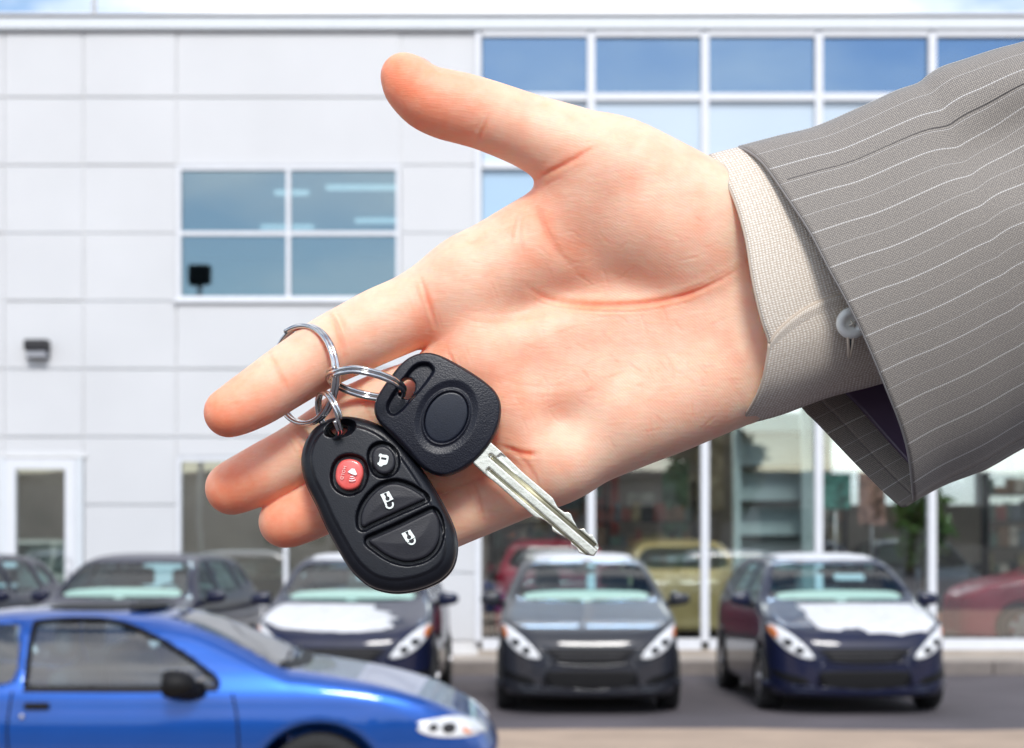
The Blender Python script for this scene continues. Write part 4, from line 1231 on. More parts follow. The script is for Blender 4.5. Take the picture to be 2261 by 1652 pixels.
# ================================================================== sleeve and cuff
def weave_mat(name, base, dark, pitch, rough=0.85, stripes=False, checks=0.35):
    """woven cloth in UV space: u along the sleeve, v round it, both in metres"""
    m = bpy.data.materials.new(name); m.use_nodes = True
    nt = m.node_tree; L = nt.links
    b = nt.nodes['Principled BSDF']; b.inputs['Roughness'].default_value = rough
    b.inputs['Specular IOR Level'].default_value = 0.2
    b.inputs['Sheen Weight'].default_value = 0.15
    uv = nd(nt, 'ShaderNodeUVMap'); uv.uv_map = 'UVMap'
    def wave(axis, sc, dist=0.6):
        w = nd(nt, 'ShaderNodeTexWave', wave_type='BANDS', bands_direction=axis)
        w.inputs['Scale'].default_value = sc; w.inputs['Distortion'].default_value = dist; w.inputs['Detail'].default_value = 1
        w.inputs['Detail Scale'].default_value = 0.5
        L.new(uv.outputs['UV'], w.inputs['Vector']); return w
    k = 2 * math.pi / 20 / pitch            # a wave texture has 20/(2 pi) bands per unit at scale 1
    wx, wy = wave('X', k), wave('Y', k)
    mu = nd(nt, 'ShaderNodeMath', operation='MULTIPLY'); L.new(wx.outputs['Fac'], mu.inputs[0]); L.new(wy.outputs['Fac'], mu.inputs[1])
    ns = nd(nt, 'ShaderNodeTexNoise'); ns.inputs['Scale'].default_value = 1.1 / pitch; ns.inputs['Detail'].default_value = 2
    L.new(uv.outputs['UV'], ns.inputs['Vector'])
    ad = nd(nt, 'ShaderNodeMath', operation='ADD'); L.new(mu.outputs['Value'], ad.inputs[0])
    sb = nd(nt, 'ShaderNodeMath', operation='MULTIPLY_ADD'); L.new(ns.outputs['Fac'], sb.inputs[0]); sb.inputs[1].default_value = 1.3; sb.inputs[2].default_value = -0.65
    L.new(sb.outputs['Value'], ad.inputs[1])
    rp = nd(nt, 'ShaderNodeValToRGB')
    rp.color_ramp.elements[0].position = -0.0; rp.color_ramp.elements[1].position = checks * 2.2
    rp.color_ramp.elements[0].color = tuple(dark) + (1,); rp.color_ramp.elements[1].color = tuple(base) + (1,)
    L.new(ad.outputs['Value'], rp.inputs['Fac'])
    col = rp.outputs['Color']
    if stripes:
        sx = nd(nt, 'ShaderNodeSeparateXYZ'); L.new(uv.outputs['UV'], sx.inputs[0])
        for period, phase, wid, amt in ((0.0122, 0.0, 0.00038, 0.55), (0.0122, 0.0061, 0.00026, 0.32)):
            a1 = nd(nt, 'ShaderNodeMath', operation='ADD'); a1.inputs[1].default_value = phase + 10 * period; L.new(sx.outputs['Y'], a1.inputs[0])
            md = nd(nt, 'ShaderNodeMath', operation='MODULO'); md.inputs[1].default_value = period; L.new(a1.outputs['Value'], md.inputs[0])
            lt_ = nd(nt, 'ShaderNodeMath', operation='LESS_THAN'); lt_.inputs[1].default_value = wid; L.new(md.outputs['Value'], lt_.inputs[0])
            dots = wave('X', 2 * math.pi / 20 / 0.00085, 0.2)
            dr_ = nd(nt, 'ShaderNodeMapRange'); dr_.inputs['To Min'].default_value = 0.3 * amt; dr_.inputs['To Max'].default_value = amt
            L.new(dots.outputs['Fac'], dr_.inputs['Value'])
            fm = nd(nt, 'ShaderNodeMath', operation='MULTIPLY'); L.new(lt_.outputs['Value'], fm.inputs[0]); L.new(dr_.outputs['Result'], fm.inputs[1])
            mxn = nd(nt, 'ShaderNodeMix'); mxn.data_type = 'RGBA'; mxn.inputs[7].default_value = (0.85, 0.84, 0.82, 1)
            L.new(fm.outputs['Value'], mxn.inputs[0]); L.new(col, mxn.inputs[6]); col = mxn.outputs[2]
    L.new(col, b.inputs['Base Color'])
    bp = nd(nt, 'ShaderNodeBump'); bp.inputs['Strength'].default_value = 0.35; bp.inputs['Distance'].default_value = pitch * 0.35
    L.new(ad.outputs['Value'], bp.inputs['Height']); L.new(bp.outputs['Normal'], b.inputs['Normal'])
    return m
M['suit'] = weave_mat('pinstripe_wool', (0.405, 0.366, 0.312), (0.165, 0.15, 0.142), 0.00055, stripes=True)
M['shirt'] = weave_mat('shirt_cloth', (0.86, 0.815, 0.74), (0.55, 0.46, 0.37), 0.00088)
M['lining'] = material('purple_lining', (0.085, 0.055, 0.105), 0.35, var=0.1)

def sheet(name, rows, uvs, mat, parent, thick=0.0, closed=False):
    """grid of world points rows[i][j] with uv"""
    n, m = len(rows), len(rows[0])
    V = [p for r in rows for p in r]
    Fc, U = [], []
    for i in range(n - 1):
        for j in range(m if closed else m - 1):
            k = (j + 1) % m
            Fc.append((i * m + j, (i + 1) * m + j, (i + 1) * m + k, i * m + k))
    o_ = mesh_np(name, V, Fc, mat, parent)
    uvl = o_.data.uv_layers.new(name='UVMap')
    fl = [uvs[i][j] for i in range(n) for j in range(m)]
    buf = np.array([fl[l.vertex_index] for l in o_.data.loops], np.float32)
    uvl.data.foreach_set('uv', buf.ravel())
    if thick:
        md = o_.modifiers.new('thickness', 'SOLIDIFY'); md.thickness = thick; md.offset = 0
    return o_

def arc(pts, n):
    """n points evenly spaced along a smooth curve"""
    c = crom(pts, 12)
    s = np.concatenate([[0], np.cumsum(np.linalg.norm(np.diff(c, axis=0), axis=1))])
    t = np.linspace(0, s[-1], n)
    return np.stack([np.interp(t, s, c[:, k]) for k in range(c.shape[1])], 1)

# rim of the sleeve, top to bottom, seen from the front; and the sleeve's upper and lower outlines
RIM = arc([(1632, 326), (1655, 335), (1690, 366), (1740, 437), (1790, 513), (1830, 590), (1866, 655), (1900, 722), (1932, 795), (1962, 868), (1990, 940), (2008, 1010), (2018, 1103)], 61)
TOPL = arc([(1632, 326), (1720, 303), (1800, 283), (1900, 240), (1980, 203), (2028, 186), (2050, 168), (2080, 150), (2130, 134), (2200, 112), (2261, 96), (2400, 52), (2560, 10)], 90)
BOTL = arc([(2018, 1103), (2080, 1063), (2170, 1018), (2261, 963), (2400, 890), (2560, 812)], 90)
NS, NT = 61, 90
def sleeve_pt(s, i, j):
    t = i / (NT - 1)
    base = RIM[j] + (TOPL[i] - TOPL[0]) * (1 - s) + (BOTL[i] - BOTL[0]) * s
    return base, t
rows, uvs = [], []
for i in range(NT):
    r, uu = [], []
    for j in range(NS):
        s = j / (NS - 1)
        b_, t = sleeve_pt(s, i, j)
        w = -12 + 292 * max(math.sin(math.pi * s), 0) ** 0.52
        # cloth: a bend fold in the upper part, long soft waves, a flat hem
        fo = math.exp(-((s - 0.24 - 0.10 * (t - .5)) / 0.10) ** 2) * math.exp(-((t - 0.55) / 0.16) ** 2)
        w -= 58 * fo
        fo2 = math.exp(-((s - 0.40 - 0.35 * (t - .6)) / 0.07) ** 2) * math.exp(-((t - 0.72) / 0.2) ** 2)
        w -= 30 * fo2
        w += 14 * math.exp(-((s - 0.10) / 0.07) ** 2) * math.exp(-((t - 0.62) / 0.12) ** 2)
        w += 2.5 * math.sin(3.1 * t + 5.0 * s) * min(t * 6, 1) * math.sin(math.pi * s)
        dv = 26 * math.exp(-((s - .20) / .11) ** 2) * (math.exp(-((t - .48) / .10) ** 2) - 0.6 * math.exp(-((t - .70) / .12) ** 2))
        r.append(HP(b_[0], b_[1] + dv, w)); uu.append((t * 0.125, s * 0.128))
    rows.append(r); uvs.append(uu)
slv = sheet('jacket_sleeve', rows, uvs, M['suit'], hand, 0.0012)
# seam along the sleeve: a fine groove line of stitching
js = 8
sm = [rows[i][js] + Vector((0, -0.0007, 0)) for i in range(2, NT)]
tube('seam', sm, 0.00013, material('seam_thread', (0.06, 0.055, 0.055), 0.9), slv, n=5)
# hem edge: rolled rim
tube('hem_edge', rows[0], 0.0005, M['suit'], slv, n=8)

# back half of the sleeve: runs further left at the bottom, its inside shows below the cuff
BR = arc([(2002, 1116), (1990, 1119), (1950, 1085), (1900, 1035), (1850, 983), (1805, 935), (1768, 896), (1715, 800), (1670, 640), (1640, 460), (1632, 326)], NS)
def back_layer(name, t0, wo, mat, vo, i0, i1, s1=1.0, thick=0.001):
    R_, U_ = [], []
    for i in range(i0, i1):
        r, uu = [], []
        t = (i - i0) / (NT - 1)
        for j in range(NS):
            s = j / (NS - 1) * s1
            sh_ = t0 / 11.3 + (i - i0)
            k0 = int(min(sh_, NT - 2)); fr = sh_ - k0
            dT = TOPL[k0] * (1 - fr) + TOPL[k0 + 1] * fr - TOPL[0]
            dB = BOTL[k0] * (1 - fr) + BOTL[k0 + 1] * fr - BOTL[0]
            b_ = BR[j] + dB * (1 - s) + dT * s + np.array([0.0, 8.0]) * max(0, s - 0.6) / 0.4
            w = -22 - 150 * max(math.sin(math.pi * (0.04 + 0.96 * s)), 0) ** 0.7 + wo
            r.append(HP(b_[0], b_[1], w)); uu.append((t * 0.125, vo + s * 0.128))
        R_.append(r); U_.append(uu)
    return sheet(name, R_, U_, mat, slv, thick)
back_layer('sleeve_back', 0, 0, M['suit'], 0.003, 0, 70)
back_layer('turned_hem', 62, 9, M['suit'], 0.003, 0, 30, thick=0.0014)
back_layer('lining', 135, 22, M['lining'], 0, 0, 60, thick=0.0008)
# lower fold of the under-sleeve running along the bottom outline
rowsU, uvU = [], []
for i in range(NT):
    r, uu = [], []
    t = i / (NT - 1)
    for j in range(9):
        q = j / 8
        b_ = BOTL[i] + np.array([6, 10 + 22 * t]) * math.sin(q * math.pi / 2) * min(1, 0.15 + t * 3)
        r.append(HP(b_[0], b_[1], -8 - 55 * q)); uu.append((t * 0.125, 0.128 + q * 0.012))
    rowsU.append(r); uvU.append(uu)
sheet('under_sleeve', rowsU, uvU, M['suit'], slv, 0.001)

# shirt cuff: a tube round the wrist with the buttoned flap over it
CR = arc([(1568, 344), (1585, 366), (1604, 400), (1628, 458), (1648, 530), (1659, 600), (1671, 660), (1684, 712), (1699, 758), (1693, 800), (1682, 848), (1662, 892), (1634, 934)], 57)
NC, NL = 57, 40
CTOP = arc([(1568, 344), (1632, 328), (1760, 302), (1950, 268)], NL)
CBOT = arc([(1634, 934), (1720, 912), (1830, 872), (1945, 842), (2090, 790)], NL)
def cuff_pt(s, i, extra=0.0):
    t = i / (NL - 1)
    j = s * (NC - 1); j0 = min(int(j), NC - 2); fr = j - j0
    a = CR[j0] * (1 - fr) + CR[j0 + 1] * fr
    b_ = a + (CTOP[i] - CTOP[0]) * (1 - s) + (CBOT[i] - CBOT[0]) * s
    w = -14 + (228 - 30 * t) * max(math.sin(math.pi * s), 0) ** 0.5 + extra
    return b_, w
rows, uvs = [], []
for i in range(NL):
    t = i / (NL - 1); r, uu = [], []
    for j in range(NC):
        s = j / (NC - 1)
        b_, w = cuff_pt(s, i)
        w += 3.0 * math.sin(s * 9 + t * 5)
        r.append(HP(b_[0], b_[1], w)); uu.append((t * 0.052, s * 0.105))
    for j in range(1, NC - 1):
        s = 1 - j / (NC - 1)
        b_, w = cuff_pt(s, i)
        w = -20 - 150 * math.sin(math.pi * s) ** 0.6
        r.append(HP(b_[0] + 12 * math.sin(math.pi * s), b_[1], w)); uu.append((t * 0.052, 0.21 - s * 0.105))
    rows.append(r); uvs.append(uu)
cuff = sheet('shirt_cuff', rows, uvs, M['shirt'], hand, 0.0010, closed=True)
tube('cuff_hem', rows[0][:NC], 0.0005, M['shirt'], cuff, n=8)
# flap: upper edge curve in print pixels, lower edge along the cuff's bottom outline
FE = arc([(1699, 758), (1712, 738), (1735, 714), (1768, 688), (1805, 668), (1840, 655), (1868, 648), (1960, 622), (2050, 600)], 44)
FB = arc([(1634, 936), (1720, 914), (1830, 874), (1945, 844), (2090, 792)], 44)
rows, uvs = [], []
for i in range(44):
    r, uu = [], []
    for j in range(20):
        q = j / 19
        left = np.array([-10.0, 0]) * math.sin(math.pi * q) * max(0, 1 - i / 8)
        b_ = FE[i] * (1 - q) + FB[i] * q
        if i == 0:
            b_ = arc([(1699, 758), (1693, 800), (1682, 848), (1662, 892), (1634, 936)], 20)[j]
        elif i < 6:
            e0 = arc([(1699, 758), (1693, 800), (1682, 848), (1662, 892), (1634, 936)], 20)[j]
            f = i / 6; f = f
            b_ = (e0 + (FE[i] - FE[0]) * (1 - q) + (FB[i] - FB[0]) * q) * (1 - f) + b_ * f
        yrel = np.interp(b_[1], [600, 936], [0.62, 1.0])
        # depth: follow the cuff tube, 9 px proud
        top = np.interp(b_[0], CTOP[:, 0], CTOP[:, 1]); bot = np.interp(b_[0], CBOT[:, 0], CBOT[:, 1])
        s = np.clip((b_[1] - top) / (bot - top), 0, 1)
        w = -14 + (228 - 30 * i / 43) * max(math.sin(math.pi * min(s, 0.999)), 0) ** 0.5 + 11
        r.append(HP(b_[0], b_[1], w)); uu.append((i / 43 * 0.052 + 0.3 * q * 0.02, 0.30 + q * 0.045))
    rows.append(r); uvs.append(uu)
flap = sheet('cuff_flap', rows, uvs, M['shirt'], cuff, 0.0012)
tube('flap_edge', [rows[i][0] for i in range(44)][:34], 0.0005, M['shirt'], flap, n=8)
tube('flap_hem', rows[0], 0.0005, M['shirt'], flap, n=8)
# stitched line inside the flap edge
# button with its thread and buttonhole
bt = HP(1882, 714, 216)
bm = bmesh.new()
prof = [(0.0, 0.0), (0.0016, 0.0), (0.0022, 0.0005), (0.0030, 0.0009), (0.0038, 0.0007), (0.0046, 0.0), (0.0047, -0.0010), (0.0, -0.0012)]
n = 40; V, Fc = [], []
for i in range(n):
    a = 2 * math.pi * i / n
    for r_, z_ in prof: V.append((math.cos(a) * r_, -z_, math.sin(a) * r_))
m_ = len(prof)
for i in range(n):
    for k in range(m_ - 1):
        Fc.append((i * m_ + k, ((i + 1) % n) * m_ + k, ((i + 1) % n) * m_ + k + 1, i * m_ + k + 1))
bm.free()
btn = mesh_np('button', V, Fc, material('pearl_button', (0.84, 0.85, 0.80), 0.18, coat=0.6, var=0.08, vscale=300), cuff)
btn.location = bt; btn.rotation_euler = (0.22, 0, 0)
for k in range(4):
    a = k * math.pi / 2 + 0.6
    tube('thread', [(0.0011 * math.cos(a), -0.0003, 0.0011 * math.sin(a)), (0, -0.0009, 0), (-0.0011 * math.cos(a), -0.0003, -0.0011 * math.sin(a))], 0.00025, M['paper'], btn, n=6)
for dx in (-7, 7):
    tube('buttonhole', [HP(1878 + dx, 730, 212), HP(1878 + dx * .7, 760, 206), HP(1876 + dx * .2, 790, 196)], 0.00045, M['shirt'], cuff, n=6)
tube('buttonhole_slit', [HP(1879, 730, 210), HP(1878, 758, 204), HP(1877, 778, 198)], 0.00040, M['dark_grey'], cuff, n=6)
# ================================================================== remote, key and rings
def plastic(name, c, rough=0.42, bs=2600, b=0.16):
    return material(name, c, rough, spec=0.38, var=0.1, vscale=400, bump=b, bscale=bs)
M['fob'] = plastic('fob_plastic', (0.007, 0.008, 0.012), 0.33)
M['fob_back'] = plastic('fob_back_plastic', (0.035, 0.037, 0.045), 0.28, b=0.1)
M['btn'] = plastic('rubber_button', (0.012, 0.012, 0.017), 0.45, b=0.15)
M['red_btn'] = material('red_button', (0.72, 0.10, 0.085), 0.35, coat=0.4, var=0.05, vscale=300)
M['icon'] = material('icon_print', (0.80, 0.86, 0.82), 0.5, var=0.03)
M['icon_red'] = material('icon_print_pale', (0.90, 0.62, 0.55), 0.5, var=0.03)
M['keyhead'] = plastic('key_plastic', (0.006, 0.007, 0.014), 0.36, bs=2300, b=0.32)
M['plate'] = plastic('key_plate', (0.009, 0.012, 0.022), 0.34, bs=3000, b=0.15)
M['nickel'] = material('nickel', (0.74, 0.73, 0.64), 0.27, metal=0.85, var=0.10, vscale=250, bump=0.05, bscale=900)
M['groove'] = material('nickel_groove', (0.42, 0.40, 0.28), 0.4, metal=0.8, var=0.2, vscale=300)

def local_frame(name, u0, v0, w0, rx, ry, par=None):
    """empty whose local x/z lie in the picture plane in print pixels scaled to metres, -y toward the viewer"""
    o_ = bpy.data.objects.new(name, None); COL.objects.link(o_)
    o_.location = HP(u0, v0, w0)
    o_.rotation_euler = (rx, 0, ry)
    o_.empty_display_size = 0.01
    return o_

class Slab:
    """2-D fields over a part drawn in print pixels about (u0,v0); extruded along the local -y (c toward the viewer)"""
    def __init__(s, u0, v0, half, c0, c1, h):
        s.u0, s.v0, s.h = u0, v0, h
        s.o, (s.a, s.c, s.b) = grid((-half[0], -c1, -half[1]), (half[0], -c0, half[1]), h)
        s.A, s.B = np.meshgrid(s.a, s.b, indexing='ij')
        s.C = -s.c[None, :, None]                      # toward the viewer positive
    def loc(s, pts): return [(p[0] - s.u0, -(p[1] - s.v0)) for p in pts]
    def sdf(s, pts, n=5, smooth=True):
        q = np.array(s.loc(pts))
        return poly_sdf(s.A, s.B, crom(q, n, True) if smooth else q)
    def mesh(s, name, f, mat, par, sm=1):
        v, q = surface_nets(np.broadcast_to(f, (len(s.a), len(s.c), len(s.b))).astype(np.float32), s.o, s.h, sm)
        o_ = mesh_np(name, v * K, q, mat, par)
        return o_

def rounded(d2, dz, R):
    """extrusion of a 2-D distance with edge radius R"""
    x = d2[:, None, :] + R; z = dz + R
    return np.minimum(np.maximum(x, z), 0) + np.hypot(np.maximum(x, 0), np.maximum(z, 0)) - R

c1_ = lambda pts: [(414 + .4176 * x, 662 + .4176 * y) for x, y in pts]        # print coordinates of the close-ups
c5_ = lambda pts: [(662.4 + .2004 * x, 966 + .2004 * y) for x, y in pts]
ck_ = lambda pts: [(828 + .1838 * x, 772.8 + .1838 * y) for x, y in pts]
cb_ = lambda pts: [(1021.2 + .1838 * x, 938.4 + .1838 * y) for x, y in pts]

# ---------------- remote
FU, FV = 840, 1112
remote = local_frame('car_remote', FU, FV, 118, math.radians(-6), math.radians(0))
tag(remote, 'black oval car remote with a red HOLD button, hanging over the fingers', 'car remote')
s = Slab(FU, FV, (190, 222), -62, 62, 1.9)
OUT = c1_([(820, 628), (900, 635), (985, 660), (1060, 702), (1130, 768), (1200, 858), (1270, 962), (1330, 1062), (1380, 1160), (1407, 1240), (1412, 1325), (1390, 1405), (1340, 1462), (1270, 1500), (1180, 1526), (1080, 1532), (980, 1506), (900, 1446), (850, 1385), (800, 1300), (740, 1190), (690, 1080), (640, 980), (613, 880), (616, 810), (640, 742), (682, 685), (745, 645)])
d = s.sdf(OUT)
BT = {
 'panic': c5_([(490, 300), (570, 281), (650, 300), (700, 350), (716, 430), (697, 510), (655, 580), (570, 610), (495, 590), (440, 530), (425, 450), (442, 360)]),
 'door': c5_([(850, 155), (915, 138), (980, 160), (1030, 212), (1052, 290), (1040, 370), (990, 425), (920, 437), (858, 405), (820, 340), (806, 260), (816, 195)]),
 'unlock': c5_([(700, 985), (692, 920), (702, 850), (740, 760), (800, 675), (880, 600), (970, 550), (1060, 540), (1150, 560), (1240, 600), (1320, 650), (1368, 692), (1352, 714), (1200, 782), (1000, 872), (800, 962), (730, 1000)]),
 'lock': c5_([(780, 1150), (800, 1130), (900, 1088), (1100, 998), (1300, 900), (1420, 842), (1465, 838), (1500, 885), (1522, 950), (1530, 1050), (1515, 1150), (1470, 1240), (1395, 1310), (1300, 1350), (1180, 1367), (1060, 1342), (950, 1290), (860, 1225), (800, 1180)])}
dome = 44 - 0.00032 * ((s.A - 5) ** 2) - 0.00016 * s.B ** 2            # height of the top face
rim_step = 5.0 * np.clip((d + 26) / 5, 0, 1)                           # low shoulder round the edge
top = dome - rim_step
pit = np.zeros_like(top)
bd = {k: s.sdf(p) for k, p in BT.items()}
for k, q in bd.items():
    lip = 11.5 if k != 'panic' else 13.0
    top = top + 2.5 * np.exp(-((q - lip - 3) / 4.0) ** 2) * (d < -14)  # raised lip
    pit = np.maximum(pit, np.clip((lip - q) / 4.0, 0, 1) * 15)
top = top - pit
hole = s.sdf(c1_([(735, 725), (745, 690), (775, 668), (815, 665), (850, 680), (840, 715), (815, 738), (780, 745), (750, 742)]))
bowl = s.sdf(c1_([(745, 705), (775, 662), (820, 645), (865, 650), (890, 675), (880, 715), (845, 735), (800, 742), (755, 735)]))
top = top - 30 * np.clip((3 - bowl) / 14, 0, 1) ** 0.8
f = rounded(d, s.C - (dome - rim_step)[:, None, :], 24)
f = np.maximum(f, s.C - top[:, None, :])
f = np.maximum(f, -30 - s.C)                                            # lower face
f = np.maximum(f, -hole[:, None, :] + 0 * s.C)
seam_c = -14
fs = np.maximum(f, seam_c - s.C)
shell = s.mesh('shell', fs, M['fob'], remote)
db = d - 2.5
fbk = rounded(db, np.abs(s.C + 24) - 22, 15)
fbk = np.maximum(fbk, s.C - (seam_c - 1.2))
fbk = np.maximum(fbk, -(hole + 2)[:, None, :] + 0 * s.C)
s.mesh('back_shell', fbk, M['fob_back'], remote)

def flat_print(name, polys, cz, thick, mat, par, u0, v0, holes=()):
    """thin raised print: polygons in print pixels at height cz (px toward the viewer, scalar or function of local a,b)"""
    cu = bpy.data.curves.new(name, 'CURVE'); cu.dimensions = '2D'; cu.fill_mode = 'BOTH'
    cu.extrude = thick / 2
    for pl_ in list(polys) + list(holes):
        sp = cu.splines.new('POLY'); sp.points.add(len(pl_) - 1); sp.use_cyclic_u = True
        for k, (a, b) in enumerate(pl_): sp.points[k].co = (a - u0, -(b - v0), 0, 1)
    tmp = bpy.data.objects.new('tmp', cu)
    me = bpy.data.meshes.new_from_object(tmp)
    bpy.data.objects.remove(tmp); bpy.data.curves.remove(cu)
    n_ = len(me.vertices); co = np.zeros(n_ * 3, np.float32); me.vertices.foreach_get('co', co); co = co.reshape(-1, 3)
    z = cz(co[:, 0], co[:, 1]) if callable(cz) else cz
    new = np.stack([co[:, 0] * K, -(z + co[:, 2]) * K, co[:, 1] * K], 1)
    me.vertices.foreach_set('co', new.astype(np.float32).ravel()); me.update()
    me.name = name; me.materials.clear(); me.materials.append(mat)
    o_ = bpy.data.objects.new(name, me); COL.objects.link(o_); o_.parent = par
    return o_

doml = lambda a, b: 44 - 0.00032 * (a - 5) ** 2 - 0.00016 * b ** 2
btn_o = {}
for k, q in bd.items():
    lift = {'panic': 7, 'door': 1.0, 'unlock': 2.0, 'lock': 2.0}[k]
    hb = dome + lift - (4.0 * np.exp(-((q + 0) / 40) ** 2) if k in ('unlock', 'lock') else 0) + (np.clip(-q / 40, 0, 1) * 4 if k == 'panic' else 0)
    fb = rounded(q - 0.5, np.maximum(s.C - hb[:, None, :], 12 - s.C), 5.5)
    btn_o[k] = s.mesh('button', fb, M['red_btn'] if k == 'panic' else M['btn'], remote)
    btn_o[k]['label'] = {'panic': 'red HOLD button with a horn mark', 'door': 'small round button with a van mark', 'unlock': 'half-oval button with an open padlock mark', 'lock': 'half-oval button with a closed padlock mark'}[k]
def lift_of(k, e=1.0):
    l = {'panic': 10.3, 'door': 1.0, 'unlock': 1.2, 'lock': 1.2}[k]
    return lambda a, b: doml(a, b) + l + e
def ring_poly(cx, cy, r1, r2, a0, a1, n=14):
    t = np.linspace(a0, a1, n)
    return [(cx + r1 * math.cos(x), cy + r1 * math.sin(x)) for x in t] + [(cx + r2 * math.cos(x), cy + r2 * math.sin(x)) for x in t[::-1]]
def keyhole_poly(cx, cy, sc, ang):
    base = [(-.9, 1.5)] + [(1.05 * math.sin(t), -.9 + -1.05 * math.cos(t) + .9) for t in np.linspace(-2.5, 2.5, 12)][::1] + [(.9, 1.5)]
    pts = [(-.75, -2.2), (.75, -2.2), (.42, -.6)] + [(1.05 * math.sin(t), .75 - 1.05 * math.cos(t)) for t in np.linspace(.55, 2 * math.pi - .55, 12)] + [(-.42, -.6)]
    ca, sa = math.cos(ang), math.sin(ang)
    return [(cx + sc * (x * ca - y * sa), cy + sc * (x * sa + y * ca)) for x, y in pts]
A0 = math.radians(-25)
# open padlock
flat_print('padlock_mark', [c5_([(900, 662), (990, 624), (1040, 710), (946, 755)])], lift_of('unlock'), 1.2, M['icon'], btn_o['unlock'], FU, FV, [c5_(keyhole_poly(970, 690, 22, A0))])
flat_print('shackle_mark', [c5_([(944, 752), (962, 744), (975, 775), (957, 783)]), c5_(ring_poly(998, 768, 47, 29, math.radians(-38), math.radians(160)))], lift_of('unlock'), 1.2, M['icon'], btn_o['unlock'], FU, FV)
# closed padlock
flat_print('padlock_mark', [c5_([(1126, 1077), (1218, 1034), (1272, 1115), (1176, 1161)])], lift_of('lock'), 1.2, M['icon'], btn_o['lock'], FU, FV, [c5_(keyhole_poly(1200, 1100, 22, A0))])
flat_print('shackle_mark', [c5_([(1181, 1158), (1201, 1149), (1215, 1172), (1194, 1180)]), c5_(ring_poly(1233, 1152, 45, 27, math.radians(-40), math.radians(155)))], lift_of('lock'), 1.2, M['icon'], btn_o['lock'], FU, FV)
# van
flat_print('van_mark', [c5_([(880, 238), (893, 221), (908, 223), (916, 232), (966, 237), (984, 250), (984, 275), (974, 322), (960, 340), (928, 345), (914, 360), (890, 358), (882, 346), (866, 336), (868, 320), (882, 316), (888, 296), (894, 256), (882, 252)])],
           lift_of('door'), 1.2, M['icon'], btn_o['door'], FU, FV, [c5_([(908, 259), (964, 269), (960, 294), (904, 284)])])
# horn and HOLD
flat_print('horn_mark', [c5_([(556, 426), (598, 388), (630, 392), (656, 450), (640, 462), (600, 448)]), c5_(ring_poly(598, 440, 40, 32, 1.0, 1.9, 8)), c5_(ring_poly(598, 440, 62, 54, 1.0, 1.9, 8)), c5_(ring_poly(598, 440, 86, 78, 1.0, 1.9, 8))],
           lift_of('panic', 2.0), 1.2, material('icon_white', (0.92, 0.86, 0.84), 0.5), btn_o['panic'], FU, FV)
fc = bpy.data.curves.new('hold', 'FONT'); fc.body = 'HOLD'; fc.size = 9.5; fc.align_x = 'CENTER'; fc.align_y = 'CENTER'; fc.extrude = 0.5; fc.space_character = 1.25
tmp = bpy.data.objects.new('tmp', fc); me = bpy.data.meshes.new_from_object(tmp); bpy.data.objects.remove(tmp)
n_ = len(me.vertices); co = np.zeros(n_ * 3, np.float32); me.vertices.foreach_get('co', co); co = co.reshape(-1, 3)
ang = math.radians(-104); ca, sa = math.cos(ang), math.sin(ang)
pu, pv = c5_([(508, 432)])[0]
a_ = co[:, 0] * ca - co[:, 1] * sa + pu - FU; b_ = co[:, 0] * sa + co[:, 1] * ca - (pv - FV)
z_ = lift_of('panic', 1.2)(a_, b_) + co[:, 2]
me.vertices.foreach_set('co', np.stack([a_ * K, -z_ * K, b_ * K], 1).astype(np.float32).ravel()); me.update(); me.materials.append(M['icon_red'])
o_ = bpy.data.objects.new('hold_lettering', me); COL.objects.link(o_); o_.parent = btn_o['panic']
# moulding line from red button to the big button
# ---------------- key
KU, KV = 967, 916
key = local_frame('car_key', KU, KV, 128, math.radians(-3), math.radians(0))
tag(key, 'car key with a black rounded head and a nickel blade lying across the palm', 'car key')
s = Slab(KU, KV, (145, 145), -44, 44, 1.7)
HEAD = ck_([(600, 60), (700, 66), (830, 110), (1000, 200), (1180, 310), (1330, 420), (1430, 520), (1485, 640), (1490, 780), (1460, 930), (1390, 1080), (1290, 1220), (1170, 1340), (1020, 1440), (870, 1495), (760, 1492), (650, 1450), (540, 1370), (400, 1222), (250, 1060), (120, 930), (40, 820), (16, 700), (50, 580), (120, 460), (200, 350), (300, 220), (400, 130), (500, 80)])
d = s.sdf(HEAD)
base = 31 - 0.0006 * (s.A ** 2 + s.B ** 2)
ovx, ovy = (855 - 0) , 815
cx, cy = ck_([(858, 822)])[0]; cx -= KU; cy = -(cy - KV)
th = math.radians(63)
ua = (s.A - cx) * math.cos(th) + (s.B - cy) * math.sin(th); ub = -(s.A - cx) * math.sin(th) + (s.B - cy) * math.cos(th)
def ell(ra, rb): return (np.sqrt((ua / ra) ** 2 + (ub / rb) ** 2) - 1) * min(ra, rb)
eo = ell(62, 48)
top = base - 7 * np.clip((16 - eo) / 16, 0, 1)                            # dished round the oval
top = top + 4.5 * np.exp(-((eo + 1) / 2.6) ** 2)                          # ridge
top = top - 4.0 * np.clip((-4 - eo) / 2.0, 0, 1)
slot = s.sdf(ck_([(590, 188), (660, 200), (712, 262), (690, 330), (560, 505), (450, 625), (345, 745), (255, 800), (190, 772), (168, 690), (215, 585), (315, 440), (430, 280), (515, 205)]))
